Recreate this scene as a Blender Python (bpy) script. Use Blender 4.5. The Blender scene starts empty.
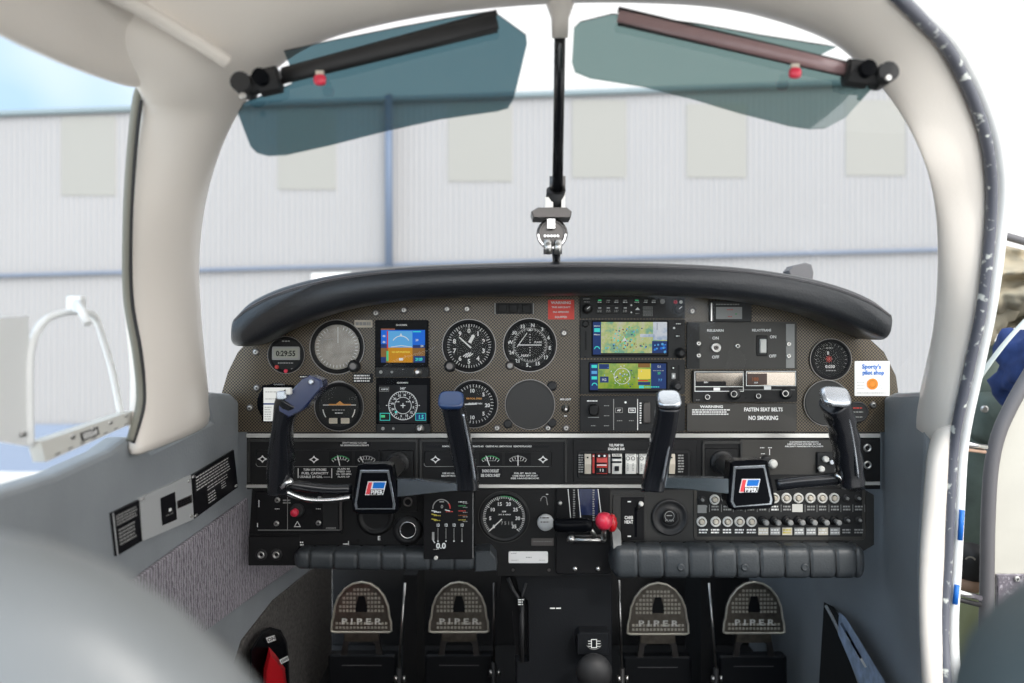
import bpy, bmesh, math, random
from mathutils import Vector as V, Matrix, noise
random.seed(7)
PI = math.pi
FPX = 1024*28/36.0
CZ = 0.75            # camera height over the cabin floor
YP = 1.25            # distance of the instrument panel
S = bpy.context.scene
COL = S.collection

def P(px, py, Y):
    return V(((px-512)/FPX*Y, Y, CZ+(341.5-py)/FPX*Y))

# ------------------------------------------------------------------ materials
MATS = {}
def nm(name):
    m = bpy.data.materials.new(name); m.use_nodes = True
    MATS[name] = m
    nt = m.node_tree
    return m, nt, nt.nodes['Principled BSDF']
def flat(name, col, rough=0.5, metal=0.0, coat=0.0, bump=0.0, bscale=400, spec=0.5, mott=0.0, mscale=30):
    m, nt, b = nm(name)
    b.inputs['Base Color'].default_value = (*col, 1)
    b.inputs['Roughness'].default_value = rough
    b.inputs['Metallic'].default_value = metal
    b.inputs['Coat Weight'].default_value = coat
    b.inputs['Coat Roughness'].default_value = 0.08
    b.inputs['Specular IOR Level'].default_value = spec
    tc = nt.nodes.new('ShaderNodeTexCoord')
    if bump:
        n = nt.nodes.new('ShaderNodeTexNoise'); n.inputs['Scale'].default_value = bscale
        n.inputs['Detail'].default_value = 3
        nt.links.new(tc.outputs['Object'], n.inputs['Vector'])
        bp = nt.nodes.new('ShaderNodeBump'); bp.inputs['Strength'].default_value = bump
        bp.inputs['Distance'].default_value = 0.001
        nt.links.new(n.outputs['Fac'], bp.inputs['Height']); nt.links.new(bp.outputs['Normal'], b.inputs['Normal'])
    if mott:
        n = nt.nodes.new('ShaderNodeTexNoise'); n.inputs['Scale'].default_value = mscale; n.inputs['Detail'].default_value = 4
        nt.links.new(tc.outputs['Object'], n.inputs['Vector'])
        r = nt.nodes.new('ShaderNodeValToRGB')
        r.color_ramp.elements[0].color = (*[c*(1-mott) for c in col], 1); r.color_ramp.elements[0].position = .3
        r.color_ramp.elements[1].color = (*[min(1, c*(1+mott)) for c in col], 1); r.color_ramp.elements[1].position = .7
        nt.links.new(n.outputs['Fac'], r.inputs['Fac']); nt.links.new(r.outputs['Color'], b.inputs['Base Color'])
    return m
def emis(name, col, st=1.0):
    m, nt, b = nm(name)
    b.inputs['Base Color'].default_value = (0.005, 0.005, 0.005, 1)
    b.inputs['Roughness'].default_value = 0.2
    b.inputs['Emission Color'].default_value = (*col, 1); b.inputs['Emission Strength'].default_value = st; b.inputs['Specular IOR Level'].default_value = .15; b.inputs['Roughness'].default_value = .5
    return m
def glassy(name, tint, gloss=0.05, rough=0.02, ior=1.3):
    m = bpy.data.materials.new(name); m.use_nodes = True; MATS[name] = m
    nt = m.node_tree; nt.nodes.clear()
    o = nt.nodes.new('ShaderNodeOutputMaterial'); mx = nt.nodes.new('ShaderNodeMixShader')
    t = nt.nodes.new('ShaderNodeBsdfTransparent'); t.inputs['Color'].default_value = (*tint, 1)
    g = nt.nodes.new('ShaderNodeBsdfGlossy'); g.inputs['Roughness'].default_value = rough
    f = nt.nodes.new('ShaderNodeFresnel'); f.inputs['IOR'].default_value = ior
    a = nt.nodes.new('ShaderNodeMath'); a.operation = 'MULTIPLY_ADD'
    a.inputs[1].default_value = 1.0; a.inputs[2].default_value = gloss
    nt.links.new(f.outputs[0], a.inputs[0]); nt.links.new(a.outputs[0], mx.inputs[0])
    nt.links.new(t.outputs[0], mx.inputs[1]); nt.links.new(g.outputs[0], mx.inputs[2]); nt.links.new(mx.outputs[0], o.inputs[0])
    return m
flat('ivory', (.82, .76, .69), .38, coat=.2, bump=.15, bscale=250)
flat('headliner', (.70, .68, .645), .75, bump=.3, bscale=500)
flat('vinyl', (.27, .29, .305), .42, bump=.35, bscale=260, mott=.06, mscale=14)
flat('seat_vinyl', (.155, .165, .17), .38, bump=.3, bscale=200)
flat('teal_vinyl', (.06, .08, .085), .5, bump=.3, bscale=200)
flat('pad_leather', (.018, .020, .024), .33, bump=.5, bscale=330)
flat('crash_pad', (.042, .048, .053), .42, bump=.4, bscale=300)
flat('panel_black', (.0095, .0095, .010), .42, spec=.28, bump=.25, bscale=700)
flat('panel_grey', (.034, .0335, .032), .40, spec=.35, bump=.25, bscale=700)
flat('plate_grey', (.050, .047, .042), .40, spec=.35, bump=.2, bscale=700)
flat('radio_black', (.015, .0155, .016), .45, spec=.3, bump=.15, bscale=900)
flat('deep_black', (.004, .004, .005), .5, spec=.25)
flat('gloss_black', (.004, .0045, .006), .25, coat=.0, spec=.06)
flat('gauge_face', (.012, .0125, .013), .5, spec=.25)
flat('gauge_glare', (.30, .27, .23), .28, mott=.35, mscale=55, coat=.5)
flat('white_print', (.80, .80, .78), .5)
flat('dim_print', (.30, .30, .29), .5)
flat('white_plastic', (.72, .71, .67), .4)
flat('cream_plastic', (.62, .56, .46), .4)
flat('chrome', (.80, .80, .80), .10, metal=1)
flat('satin_metal', (.60, .59, .57), .30, metal=1)
flat('strip_metal', (.72, .70, .66), .25, metal=.6)
flat('dark_metal', (.14, .13, .125), .32, metal=.9)
flat('pedal_metal', (.20, .175, .145), .32, metal=.8, bump=.3, bscale=300, mott=.2, mscale=90)
flat('pedal_bright', (.60, .56, .47), .35, metal=.35)
flat('pedal_letter', (.80, .77, .70), .5)
flat('horn_black', (.010, .011, .014), .24, coat=.35)
flat('navy', (.020, .030, .085), .22, coat=.5)
flat('cap_silver', (.50, .53, .57), .16, metal=.85)
flat('cap_sky_reflection', (.018, .045, .13), .2, coat=.4)  # blue sky reflected on the horn cap, put into its colour
flat('red_paint', (.62, .012, .02), .3, coat=.4)
flat('knob_red', (.72, .03, .07), .32, coat=.3)
flat('sticker_red', (.80, .05, .03), .45)
flat('sticker_white', (.86, .85, .83), .45)
flat('sticker_blue', (.01, .16, .60), .45)
flat('sticker_orange', (.90, .28, .02), .45)
flat('logo_blue', (.0, .15, .55), .35)
flat('logo_red', (.75, .06, .07), .35)
flat('logo_white', (.85, .85, .85), .35)
flat('placard_metal', (.50, .51, .51), .4, metal=.1)
flat('placard_black', (.007, .007, .009), .45, spec=.25)
flat('rubber', (.015, .015, .016), .55)
flat('rubber_grey', (.12, .115, .12), .55)
flat('window_rubber', (.19, .185, .15), .6)
flat('carpet', (.085, .078, .072), .95, bump=1.0, bscale=260, mott=.45, mscale=190)
flat('black_carpet', (.006, .006, .0065), .95, bump=.6, bscale=260)
flat('console_black', (.007, .008, .010), .42, spec=.3, bump=.2, bscale=400)
flat('arch_white', (.82, .83, .82), .4)
flat('storm_base', (.68, .67, .62), .45)
flat('yellow_print', (.60, .50, .06), .5)
flat('red_print', (.55, .05, .04), .5)
flat('green_print', (.05, .35, .12), .5)
flat('orange_print', (.75, .35, .08), .5)
flat('beige_panel', (.268, .26, .238), .6)
flat('hangar_blue', (.11, .145, .21), .5)
flat('visor_arm', (.30, .19, .19), .3, coat=.4)
flat('amber_dark', (.06, .025, .015), .3)
flat('glass_mirror', (.42, .37, .32), .12, metal=1)
flat('hangar_base', (.20, .24, .32), .6)
flat('walkway', (.20, .19, .18), .9, bump=.6, bscale=80)
flat('arm_chrome', (.78, .86, .95), .16, metal=1)
flat('rim_metal', (.22, .21, .20), .35, metal=.7)
flat('hangar_strip', (.15, .18, .24), .5)
flat('hangar_cap', (.20, .25, .27), .5)
flat('wing_paint', (.33, .42, .60), .3, coat=.3)
flat('concrete', (.68, .665, .63), .85, mott=.15, mscale=2)
flat('khaki', (.36, .31, .22), .85, bump=.6, bscale=120, mott=.12, mscale=20)
flat('olive', (.11, .14, .12), .8, bump=.5, bscale=150, mott=.2, mscale=18)
flat('blue_cloth', (.022, .045, .15), .9, bump=.7, bscale=120, mott=.25, mscale=40)
flat('webbing', (.66, .68, .62), .7)
flat('pale_green', (.42, .47, .28), .8, bump=.4, bscale=100)
flat('tan_leather', (.42, .27, .19), .6)
flat('door_cream', (.50, .48, .42), .45, bump=.1, bscale=150, mott=.05, mscale=12)
flat('paper_blue', (.34, .42, .56), .5, mott=.3, mscale=60)
flat('lcd', (.32, .33, .28), .35)
emis('white_glow', (.8, .85, .87), .6)
emis('cyan_glow', (.06, .75, .70), .7)
emis('green_glow', (.08, .60, .25), .7)
emis('yellow_glow', (.85, .70, .10), .7)
emis('red_glow', (.80, .05, .04), .6)
emis('sky_glow', (.01, .13, .62), .8)
emis('sky_light_glow', (.10, .36, .68), .8)
emis('earth_glow', (.50, .22, .01), .8)
emis('brown_glow', (.22, .11, .03), .8)
emis('navy_glow', (.01, .03, .12), 1.0)
emis('page_glow', (.75, .76, .74), .85)
emis('amber_glow', (.35, .12, .05), .6)
def map_mat(name, stops, scale, st):
    m, nt, b = nm(name)
    b.inputs['Base Color'].default_value = (.004, .004, .004, 1); b.inputs['Roughness'].default_value = .15
    tc = nt.nodes.new('ShaderNodeTexCoord'); n = nt.nodes.new('ShaderNodeTexNoise')
    n.inputs['Scale'].default_value = scale; n.inputs['Detail'].default_value = 5; n.inputs['Roughness'].default_value = .65
    r = nt.nodes.new('ShaderNodeValToRGB'); cr = r.color_ramp
    cr.elements[0].position = stops[0][0]; cr.elements[0].color = (*stops[0][1], 1)
    cr.elements[1].position = stops[-1][0]; cr.elements[1].color = (*stops[-1][1], 1)
    for p, c in stops[1:-1]:
        e = cr.elements.new(p); e.color = (*c, 1)
    nt.links.new(tc.outputs['Object'], n.inputs['Vector']); nt.links.new(n.outputs['Fac'], r.inputs['Fac'])
    nt.links.new(r.outputs['Color'], b.inputs['Emission Color']); b.inputs['Emission Strength'].default_value = st
map_mat('chart_upper', [(.30, (.03, .22, .16)), (.42, (.12, .36, .20)), (.5, (.42, .50, .12)), (.58, (.50, .52, .28)), (.72, (.42, .46, .50))], 38, .6)
map_mat('chart_lower', [(.30, (.06, .22, .03)), (.45, (.22, .42, .03)), (.55, (.38, .50, .04)), (.7, (.46, .44, .07))], 45, .55)
map_mat('chart_pale', [(.35, (.22, .32, .48)), (.5, (.45, .50, .58)), (.65, (.55, .58, .62))], 50, .7)
glassy('windshield_glass', (.985, .99, .985), .012, .01, 1.18)
glassy('side_glass', (.985, .99, .985), .0, .01, 1.03)
glassy('lens_glass', (.97, .97, .97), .004, .05, 1.12)
glassy('visor_tint', (.075, .15, .18), .045, .04, 1.3)
glassy('visor_tint_light', (.17, .255, .25), .07, .04, 1.35)

def carbon():
    m, nt, b = nm('carbon_weave')
    tc = nt.nodes.new('ShaderNodeTexCoord'); mp = nt.nodes.new('ShaderNodeMapping')
    mp.inputs['Rotation'].default_value = (0, PI/4, 0); mp.inputs['Scale'].default_value = (1, 1, 1)
    ck = nt.nodes.new('ShaderNodeTexChecker'); ck.inputs['Scale'].default_value = 400
    sx = nt.nodes.new('ShaderNodeSeparateXYZ'); cb = nt.nodes.new('ShaderNodeCombineXYZ')
    nt.links.new(tc.outputs['Object'], mp.inputs['Vector']); nt.links.new(mp.outputs[0], sx.inputs[0])
    nt.links.new(sx.outputs['X'], cb.inputs['X']); nt.links.new(sx.outputs['Z'], cb.inputs['Z'])
    cb.inputs['Y'].default_value = .0011
    nt.links.new(cb.outputs[0], ck.inputs['Vector'])
    mp.inputs['Rotation'].default_value = (0, 0, 0)
    ck.inputs['Color1'].default_value = (.006, .0055, .005, 1); ck.inputs['Color2'].default_value = (.125, .094, .056, 1)
    nt.links.new(ck.outputs['Color'], b.inputs['Base Color'])
    b.inputs['Roughness'].default_value = .36; b.inputs['Coat Weight'].default_value = .18; b.inputs['Coat Roughness'].default_value = .12
    b.inputs['Metallic'].default_value = .25
carbon()
def fabric():
    m, nt, b = nm('lilac_fabric')
    tc = nt.nodes.new('ShaderNodeTexCoord'); mp = nt.nodes.new('ShaderNodeMapping')
    mp.inputs['Scale'].default_value = (1, 1, .8)
    w = nt.nodes.new('ShaderNodeTexWave'); w.wave_type = 'BANDS'; w.bands_direction = 'Y'
    w.inputs['Scale'].default_value = 42; w.inputs['Distortion'].default_value = 5; w.inputs['Detail'].default_value = 3; w.inputs['Detail Scale'].default_value = 3
    r = nt.nodes.new('ShaderNodeValToRGB'); r.color_ramp.elements[0].color = (.14, .125, .145, 1); r.color_ramp.elements[1].color = (.36, .335, .365, 1)
    r.color_ramp.elements[0].position = .1; r.color_ramp.elements[1].position = .67
    nt.links.new(tc.outputs['Object'], mp.inputs[0]); nt.links.new(mp.outputs[0], w.inputs[0]); nt.links.new(w.outputs['Fac'], r.inputs[0])
    nt.links.new(r.outputs[0], b.inputs['Base Color']); b.inputs['Roughness'].default_value = .95
    bp = nt.nodes.new('ShaderNodeBump'); bp.inputs['Strength'].default_value = .5; bp.inputs['Distance'].default_value = .002
    nt.links.new(w.outputs['Fac'], bp.inputs['Height']); nt.links.new(bp.outputs[0], b.inputs['Normal'])
fabric()
def worn_seal():
    m, nt, b = nm('worn_seal')
    tc = nt.nodes.new('ShaderNodeTexCoord'); n = nt.nodes.new('ShaderNodeTexNoise'); n.inputs['Scale'].default_value = 85; n.inputs['Detail'].default_value = 3
    r = nt.nodes.new('ShaderNodeValToRGB'); r.color_ramp.elements[0].color = (.11, .115, .14, 1); r.color_ramp.elements[0].position = .59
    r.color_ramp.elements[1].color = (.62, .64, .60, 1); r.color_ramp.elements[1].position = .67
    nt.links.new(tc.outputs['Object'], n.inputs[0]); nt.links.new(n.outputs[0], r.inputs[0]); nt.links.new(r.outputs[0], b.inputs['Base Color'])
    b.inputs['Roughness'].default_value = .35
worn_seal()
def hangar_mat():
    m, nt, b = nm('hangar_metal')
    b.inputs['Roughness'].default_value = .5
    tc = nt.nodes.new('ShaderNodeTexCoord'); n = nt.nodes.new('ShaderNodeTexNoise'); n.inputs['Scale'].default_value = .5; n.inputs['Detail'].default_value = 2
    r = nt.nodes.new('ShaderNodeValToRGB'); r.color_ramp.elements[0].color = (.285, .278, .278, 1); r.color_ramp.elements[1].color = (.31, .301, .30, 1)
    nt.links.new(tc.outputs['Object'], n.inputs[0]); nt.links.new(n.outputs[0], r.inputs[0]); nt.links.new(r.outputs[0], b.inputs['Base Color'])
hangar_mat()

# ------------------------------------------------------------------ frames
class PF:                                   # a plane parallel to the panel, d metres in front of it; h sticks out of it
    def __init__(s, d=0.0, Y=None):
        s.Y = (YP-d) if Y is None else Y; s.k = s.Y/FPX
    def m(s, x, y, h=0): return P(x, y, s.Y)+V((0, -h, 0))
class QF:                                   # a quadrilateral plate: u,v in 0..w, 0..h over four corners (top left, top right, bottom right, bottom left)
    def __init__(s, tl, tr, br, bl, w=1, h=1):
        s.c = [V(c) for c in (tl, tr, br, bl)]; s.w = w; s.hh = h
        s.n = (s.c[1]-s.c[0]).cross(s.c[0]-s.c[3]).normalized()
        s.k = ((s.c[1]-s.c[0]).length/w + (s.c[3]-s.c[0]).length/h)/2
    def m(s, x, y, h=0):
        u, v = x/s.w, y/s.hh
        return (s.c[0]*(1-u)+s.c[1]*u)*(1-v)+(s.c[3]*(1-u)+s.c[2]*u)*v + s.n*h
# ------------------------------------------------------------------ mesh builder
_TX = {}
def text_geo(s):
    if s in _TX: return _TX[s]
    c = bpy.data.curves.new('t', 'FONT'); c.body = s; c.align_x = 'CENTER'; c.size = 1; c.resolution_u = 2; c.offset = .028
    o = bpy.data.objects.new('t', c); COL.objects.link(o)
    me = bpy.data.meshes.new_from_object(o)
    r = ([tuple(v.co[:2]) for v in me.vertices], [tuple(p.vertices) for p in me.polygons])
    bpy.data.meshes.remove(me); bpy.data.objects.remove(o); bpy.data.curves.remove(c)
    _TX[s] = r; return r
class MB:
    def __init__(s): s.v = []; s.f = []; s.mt = []; s.sm = []; s.mats = []
    def add(s, vs, fs, mat, smooth=False):
        b = len(s.v); s.v += [V(p) for p in vs]
        if mat not in s.mats: s.mats.append(mat)
        k = s.mats.index(mat)
        for f in fs: s.f.append([b+i for i in f]); s.mt.append(k); s.sm.append(smooth)
    # ---- flat marks
    def poly(s, fr, pts, mat, h=.0004): s.add([fr.m(x, y, h) for x, y in pts], [list(range(len(pts)))], mat)
    def rect(s, fr, x0, y0, x1, y1, mat, h=.0004): s.poly(fr, [(x0, y0), (x1, y0), (x1, y1), (x0, y1)], mat, h)
    def line(s, fr, x0, y0, x1, y1, w, mat, h=.0004):
        dx, dy = x1-x0, y1-y0; L = math.hypot(dx, dy) or 1; nx, ny = -dy/L*w/2, dx/L*w/2
        s.poly(fr, [(x0+nx, y0+ny), (x1+nx, y1+ny), (x1-nx, y1-ny), (x0-nx, y0-ny)], mat, h)
    def dot(s, fr, cx, cy, r, mat, h=.0004, n=14): s.poly(fr, [(cx+r*math.cos(a*2*PI/n), cy+r*math.sin(a*2*PI/n)) for a in range(n)], mat, h)
    def arc(s, fr, cx, cy, r, a0, a1, w, mat, h=.0004, n=None):       # degrees, 0 = up, clockwise
        n = n or max(3, int(abs(a1-a0)/8)); pi = []; po = []
        for i in range(n+1):
            a = math.radians(a0+(a1-a0)*i/n); sx, sy = math.sin(a), -math.cos(a)
            pi.append(fr.m(cx+(r-w/2)*sx, cy+(r-w/2)*sy, h)); po.append(fr.m(cx+(r+w/2)*sx, cy+(r+w/2)*sy, h))
        s.add(pi+po, [[i, i+1, n+2+i, n+1+i] for i in range(n)], mat)
    def ticks(s, fr, cx, cy, r0, r1, a0, a1, n, w, mat, h=.0004):
        for i in range(n):
            a = math.radians(a0+(a1-a0)*i/max(1, n-1)); sx, sy = math.sin(a), -math.cos(a)
            s.line(fr, cx+r0*sx, cy+r0*sy, cx+r1*sx, cy+r1*sy, w, mat, h)
    def frame(s, fr, x0, y0, x1, y1, w, mat, h=.0004):
        s.rect(fr, x0, y0, x1, y0+w, mat, h); s.rect(fr, x0, y1-w, x1, y1, mat, h)
        s.rect(fr, x0, y0+w, x0+w, y1-w, mat, h); s.rect(fr, x1-w, y0+w, x1, y1-w, mat, h)
    def text(s, fr, x, y, cap, body, mat='white_print', h=.0004, rot=0, sx=1.0):
        vs, fs = text_geo(body); k = cap/.70; c, sn = math.cos(rot), math.sin(rot)
        out = []
        for a, b in vs:
            a *= k*sx; b = (b-.35)*k
            out.append(fr.m(x+a*c+b*sn, y-(-a*sn+b*c) if rot == 0 else y-(b*c-a*sn), h))
        s.add(out, fs, mat)
    def textw(s, fr, x0, x1, y, cap, body, mat='white_print', h=.0004):       # text fitted between x0 and x1
        vs, fs = text_geo(body); w = (max(a for a, b in vs)-min(a for a, b in vs))*cap/.70
        s.text(fr, (x0+x1)/2, y, cap, body, mat, h, sx=(x1-x0)/max(w, 1e-6))
    def print_rows(s, fr, x0, y0, x1, y1, rows, mat='white_print', h=.0004, fill=.55, ragged=.15):   # rows of print too small to read
        rh = (y1-y0)/rows
        for i in range(rows):
            y = y0+rh*(i+.5); x = x0; xe = x1-random.random()*ragged*(x1-x0)
            while x < xe:
                w = min(random.uniform(1.2, 3.6)*(rh/2.4 if rh < 2.4 else 1), xe-x)
                s.rect(fr, x, y-rh*fill/2, x+w, y+rh*fill/2, mat, h); x += w+.55
    # ---- solids on a frame
    def loops(s, rings, mat, smooth=True, cap0=False, cap1=True, closed=True):
        n = len(rings[0]); vs = [p for r in rings for p in r]; fs = []
        for i in range(len(rings)-1):
            for j in range(n if closed else n-1):
                k = (j+1) % n; fs.append([i*n+j, i*n+k, (i+1)*n+k, (i+1)*n+j])
        s.add(vs, fs, mat, smooth)
        if cap0: s.add(rings[0], [list(range(n))], mat)
        if cap1: s.add(rings[-1], [list(range(n))], mat)
    def prism(s, fr, pts, h0, h1, mat, ch=0.0, chh=None, top=None):
        cx = sum(p[0] for p in pts)/len(pts); cy = sum(p[1] for p in pts)/len(pts)
        def ins(c):
            out = []
            for x, y in pts:
                d = math.hypot(x-cx, y-cy) or 1; out.append((x-(x-cx)/d*c, y-(y-cy)/d*c))
            return out
        r = [[fr.m(x, y, h0) for x, y in pts]]
        if ch:
            r.append([fr.m(x, y, h1-(chh if chh is not None else ch*fr.k)) for x, y in pts]); r.append([fr.m(x, y, h1) for x, y in ins(ch)])
        else: r.append([fr.m(x, y, h1) for x, y in pts])
        s.loops(r, mat, smooth=False, cap1=(top is None))
        if top: s.add(r[-1], [list(range(len(pts)))], top)
    def rr(s, x0, y0, x1, y1, r, n=4):
        out = []
        for cx, cy, a in ((x1-r, y0+r, -90), (x1-r, y1-r, 0), (x0+r, y1-r, 90), (x0+r, y0+r, 180)):
            for i in range(n+1):
                t = math.radians(a+90*i/n); out.append((cx+r*math.cos(t), cy+r*math.sin(t)))
        return out
    def box(s, fr, x0, y0, x1, y1, h0, h1, mat, r=1.0, ch=.5, top=None): s.prism(fr, s.rr(x0, y0, x1, y1, r), h0, h1, mat, ch, top=top)
    def lathe(s, fr, cx, cy, prof, mat, n=28, cap1=True, smooth=True):
        s.loops([[fr.m(cx+r*math.cos(j*2*PI/n), cy+r*math.sin(j*2*PI/n), h) for j in range(n)] for r, h in prof], mat, smooth, cap1=cap1)
    def screw(s, fr, cx, cy, r=2.2, mat='satin_metal', h=0.0):
        s.lathe(fr, cx, cy, [(r, h), (r, h+.0012), (r*.7, h+.0022)], mat, n=12)
        a = random.random()*PI
        for t in (a, a+PI/2): s.line(fr, cx-math.cos(t)*r*.5, cy-math.sin(t)*r*.5, cx+math.cos(t)*r*.5, cy+math.sin(t)*r*.5, r*.28, 'deep_black', h+.0024)
    # ---- world space solids
    def tube(s, pts, rad, mat, n=12, caps=True, flat_=1.0, smooth=True, up=None):
        pts = [V(p) for p in pts]; rad = rad if isinstance(rad, (list, tuple)) else [rad]*len(pts)
        rings = []; prev = None
        for i, p in enumerate(pts):
            t = (pts[min(i+1, len(pts)-1)]-pts[max(i-1, 0)]).normalized()
            ref = V(up) if up else (prev if prev is not None else (V((0, 0, 1)) if abs(t.z) < .9 else V((0, 1, 0))))
            a = ref-t*ref.dot(t)
            a = a.normalized() if a.length > 1e-5 else t.orthogonal().normalized()
            prev = a; b = t.cross(a); r = rad[i]
            ra, rb = r if isinstance(r, (list, tuple)) else (r, r*flat_)
            rings.append([p+a*ra*math.cos(j*2*PI/n)+b*rb*math.sin(j*2*PI/n) for j in range(n)])
        s.loops(rings, mat, smooth, cap0=caps, cap1=caps)
    def ssweep(s, pts, rad, mat, e=.62, n=20, caps=True):             # rounded-rectangle section, radii (sideways, depth)
        pts = [V(p) for p in pts]; rings = []
        for i, p in enumerate(pts):
            t = (pts[min(i+1, len(pts)-1)]-pts[max(i-1, 0)]).normalized()
            b = V((0, 1, 0)); b = (b-t*b.dot(t)).normalized(); a = t.cross(b)
            ra, rb = rad[i]
            rg = []
            for j in range(n):
                c, sn = math.cos(j*2*PI/n), math.sin(j*2*PI/n)
                rg.append(p+a*ra*math.copysign(abs(c)**e, c)+b*rb*math.copysign(abs(sn)**e, sn))
            rings.append(rg)
        s.loops(rings, mat, True, cap0=caps, cap1=caps)
    def wbox(s, c, size, mat, rot=None):
        c = V(c); M = rot or Matrix.Identity(3)
        vs = [c+M @ V((sx*size[0]/2, sy*size[1]/2, sz*size[2]/2)) for sx in (-1, 1) for sy in (-1, 1) for sz in (-1, 1)]
        s.add(vs, [[0, 1, 3, 2], [4, 6, 7, 5], [0, 4, 5, 1], [2, 3, 7, 6], [0, 2, 6, 4], [1, 5, 7, 3]], mat)
    def ball(s, c, r, mat, n=16, e=1.0):
        c = V(c); r = r if isinstance(r, (list, tuple)) else (r, r, r); rings = []
        def pw(x): return math.copysign(abs(x)**e, x)
        for i in range(1, n//2):
            t = -PI/2+PI*i/(n//2); rings.append([c+V((r[0]*pw(math.cos(t))*pw(math.cos(j*2*PI/n)), r[1]*pw(math.cos(t))*pw(math.sin(j*2*PI/n)), r[2]*pw(math.sin(t)))) for j in range(n)])
        s.loops(rings, mat, True, cap0=False, cap1=False)
        m = len(rings[0])
        s.add([c-V((0, 0, r[2]))]+rings[0], [[0, 1+(j+1) % m, 1+j] for j in range(m)], mat, True)
        s.add([c+V((0, 0, r[2]))]+rings[-1], [[0, 1+j, 1+(j+1) % m] for j in range(m)], mat, True)
    def build(s, name, parent=None, loc=None, bevel=0, sub=0, solid=0, weld=True):
        if parent is not None: L = V(parent['_L'])
        elif loc is not None: L = V(loc)
        else:
            L = V((sum(v.x for v in s.v)/len(s.v), sum(v.y for v in s.v)/len(s.v), min(v.z for v in s.v)))
        me = bpy.data.meshes.new(name); me.from_pydata([v-L for v in s.v], [], s.f); me.update()
        for m in s.mats: me.materials.append(MATS[m])
        for p, k, sm in zip(me.polygons, s.mt, s.sm): p.material_index = k; p.use_smooth = sm
        if weld:
            bm = bmesh.new(); bm.from_mesh(me); bmesh.ops.remove_doubles(bm, verts=bm.verts, dist=1e-6)
            bmesh.ops.recalc_face_normals(bm, faces=bm.faces); ng = [f for f in bm.faces if len(f.verts) > 5]; bmesh.ops.triangulate(bm, faces=ng) if ng else None; bm.to_mesh(me); bm.free()
        o = bpy.data.objects.new(name, me); COL.objects.link(o)
        if parent is not None:
            o.parent = parent
            o['_L'] = tuple(L)
        else: o.location = L; o['_L'] = tuple(L)
        if solid:
            c0 = V((.075, .6, .72))-L; dt = sum((p.normal.dot(c0-p.center) for p in me.polygons))
            if dt < 0: me.flip_normals()
            md = o.modifiers.new('s', 'SOLIDIFY'); md.thickness = solid; md.offset = -1
        if bevel: md = o.modifiers.new('b', 'BEVEL'); md.width = bevel; md.segments = 2; md.limit_method = 'ANGLE'
        if sub: md = o.modifiers.new('u', 'SUBSURF'); md.levels = sub; md.render_levels = sub; md.boundary_smooth = 'PRESERVE_CORNERS'
        return o
def thing(name, label, cat, loc, group=None):
    o = bpy.data.objects.new(name, None); COL.objects.link(o); o.location = loc; o['_L'] = tuple(V(loc)); o.empty_display_size = .02
    o['label'] = label; o['category'] = cat
    if group: o['group'] = group
    return o
def tag(o, label, cat, group=None):
    o['label'] = label; o['category'] = cat
    if group: o['group'] = group
    return o
def struct(o): o['kind'] = 'structure'; return o
def one(name, label, cat, fn, group=None, **k):
    b = MB(); fn(b); return tag(b.build(name, **k), label, cat, group)
def part(name, parent, fn, **k):
    b = MB(); fn(b); return b.build(name, parent, **k)
def copy_tree(o, parent=None):
    c = o.copy(); COL.objects.link(c); c.parent = parent
    for ch in list(o.children): copy_tree(ch, c)
    return c
def spline(pts, n=6):
    pts = [V(p) for p in pts]; out = []
    for i in range(len(pts)-1):
        p0, p1, p2, p3 = pts[max(i-1, 0)], pts[i], pts[i+1], pts[min(i+2, len(pts)-1)]
        for j in range(n):
            t = j/n; out.append(.5*((2*p1)+(p2-p0)*t+(2*p0-5*p1+4*p2-p3)*t*t+(3*p1-p0-3*p2+p3)*t**3))
    out.append(pts[-1]); return out
def ORD(i): return ['first', 'second', 'third', 'fourth', 'fifth', 'sixth', 'seventh', 'eighth', 'ninth', 'tenth', 'eleventh', 'twelfth', 'thirteenth', 'fourteenth'][i]

XL, XR = -0.43, 0.585           # cabin side walls
def PL(px, py, off=0.0):
    Y = (-XL-off)*FPX/(512-px); return P(px, py, Y)
def PR(px, py, off=0.0):
    Y = (XR-off)*FPX/(px-512); return P(px, py, Y)

exec_parts = []
#@@PART shell
# ================================================================== the cabin shell
A = [(213, 426, 1.17), (203, 330, 1.12), (200, 260, 1.05), (207, 200, 1.0), (222, 150, .95), (240, 113, .92), (262, 85, .90), (300, 54, .88),
     (350, 34, .87), (430, 17, .86), (500, 9, .86), (560, 5, .86), (620, 4, .86), (700, 7, .86), (760, 17, .87), (820, 37, .88), (850, 57, .89),
     (880, 87, .90), (905, 122, .92), (925, 165, .95), (935, 210, 1.0), (938, 260, 1.05), (935, 320, 1.1), (925, 370, 1.15), (912, 426, 1.2)]
A3 = [P(*a) for a in A]
R3 = [P(139, 458, .88), P(141, 375, .90), P(130, 295, .89), P(130, 220, .87), P(134, 150, .86), P(142, 108, .85), P(135, 90, .82),
      V((-.385, .75, 1.04)), V((-.33, .74, 1.09)), V((-.22, .74, 1.13)), V((-.08, .74, 1.15)), V((.075, .74, 1.155)), V((.2, .74, 1.15)),
      V((.29, .75, 1.135)), V((.335, .77, 1.115)), P(893, -4, .80), P(918, 20, .82), P(945, 50, .86), P(970, 100, .91), P(985, 150, .95), P(988, 210, .99),
      P(978, 300, 1.02), P(966, 360, 1.05), P(952, 420, 1.08), P(947, 450, 1.1)]
def grid_mesh(b, rows, mat):
    n = len(rows[0]); b.add([p for r in rows for p in r], [[i*n+j, i*n+j+1, (i+1)*n+j+1, (i+1)*n+j] for i in range(len(rows)-1) for j in range(n-1)], mat, True)
ctr = V((.075, .8, .72))
rows = []
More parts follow.
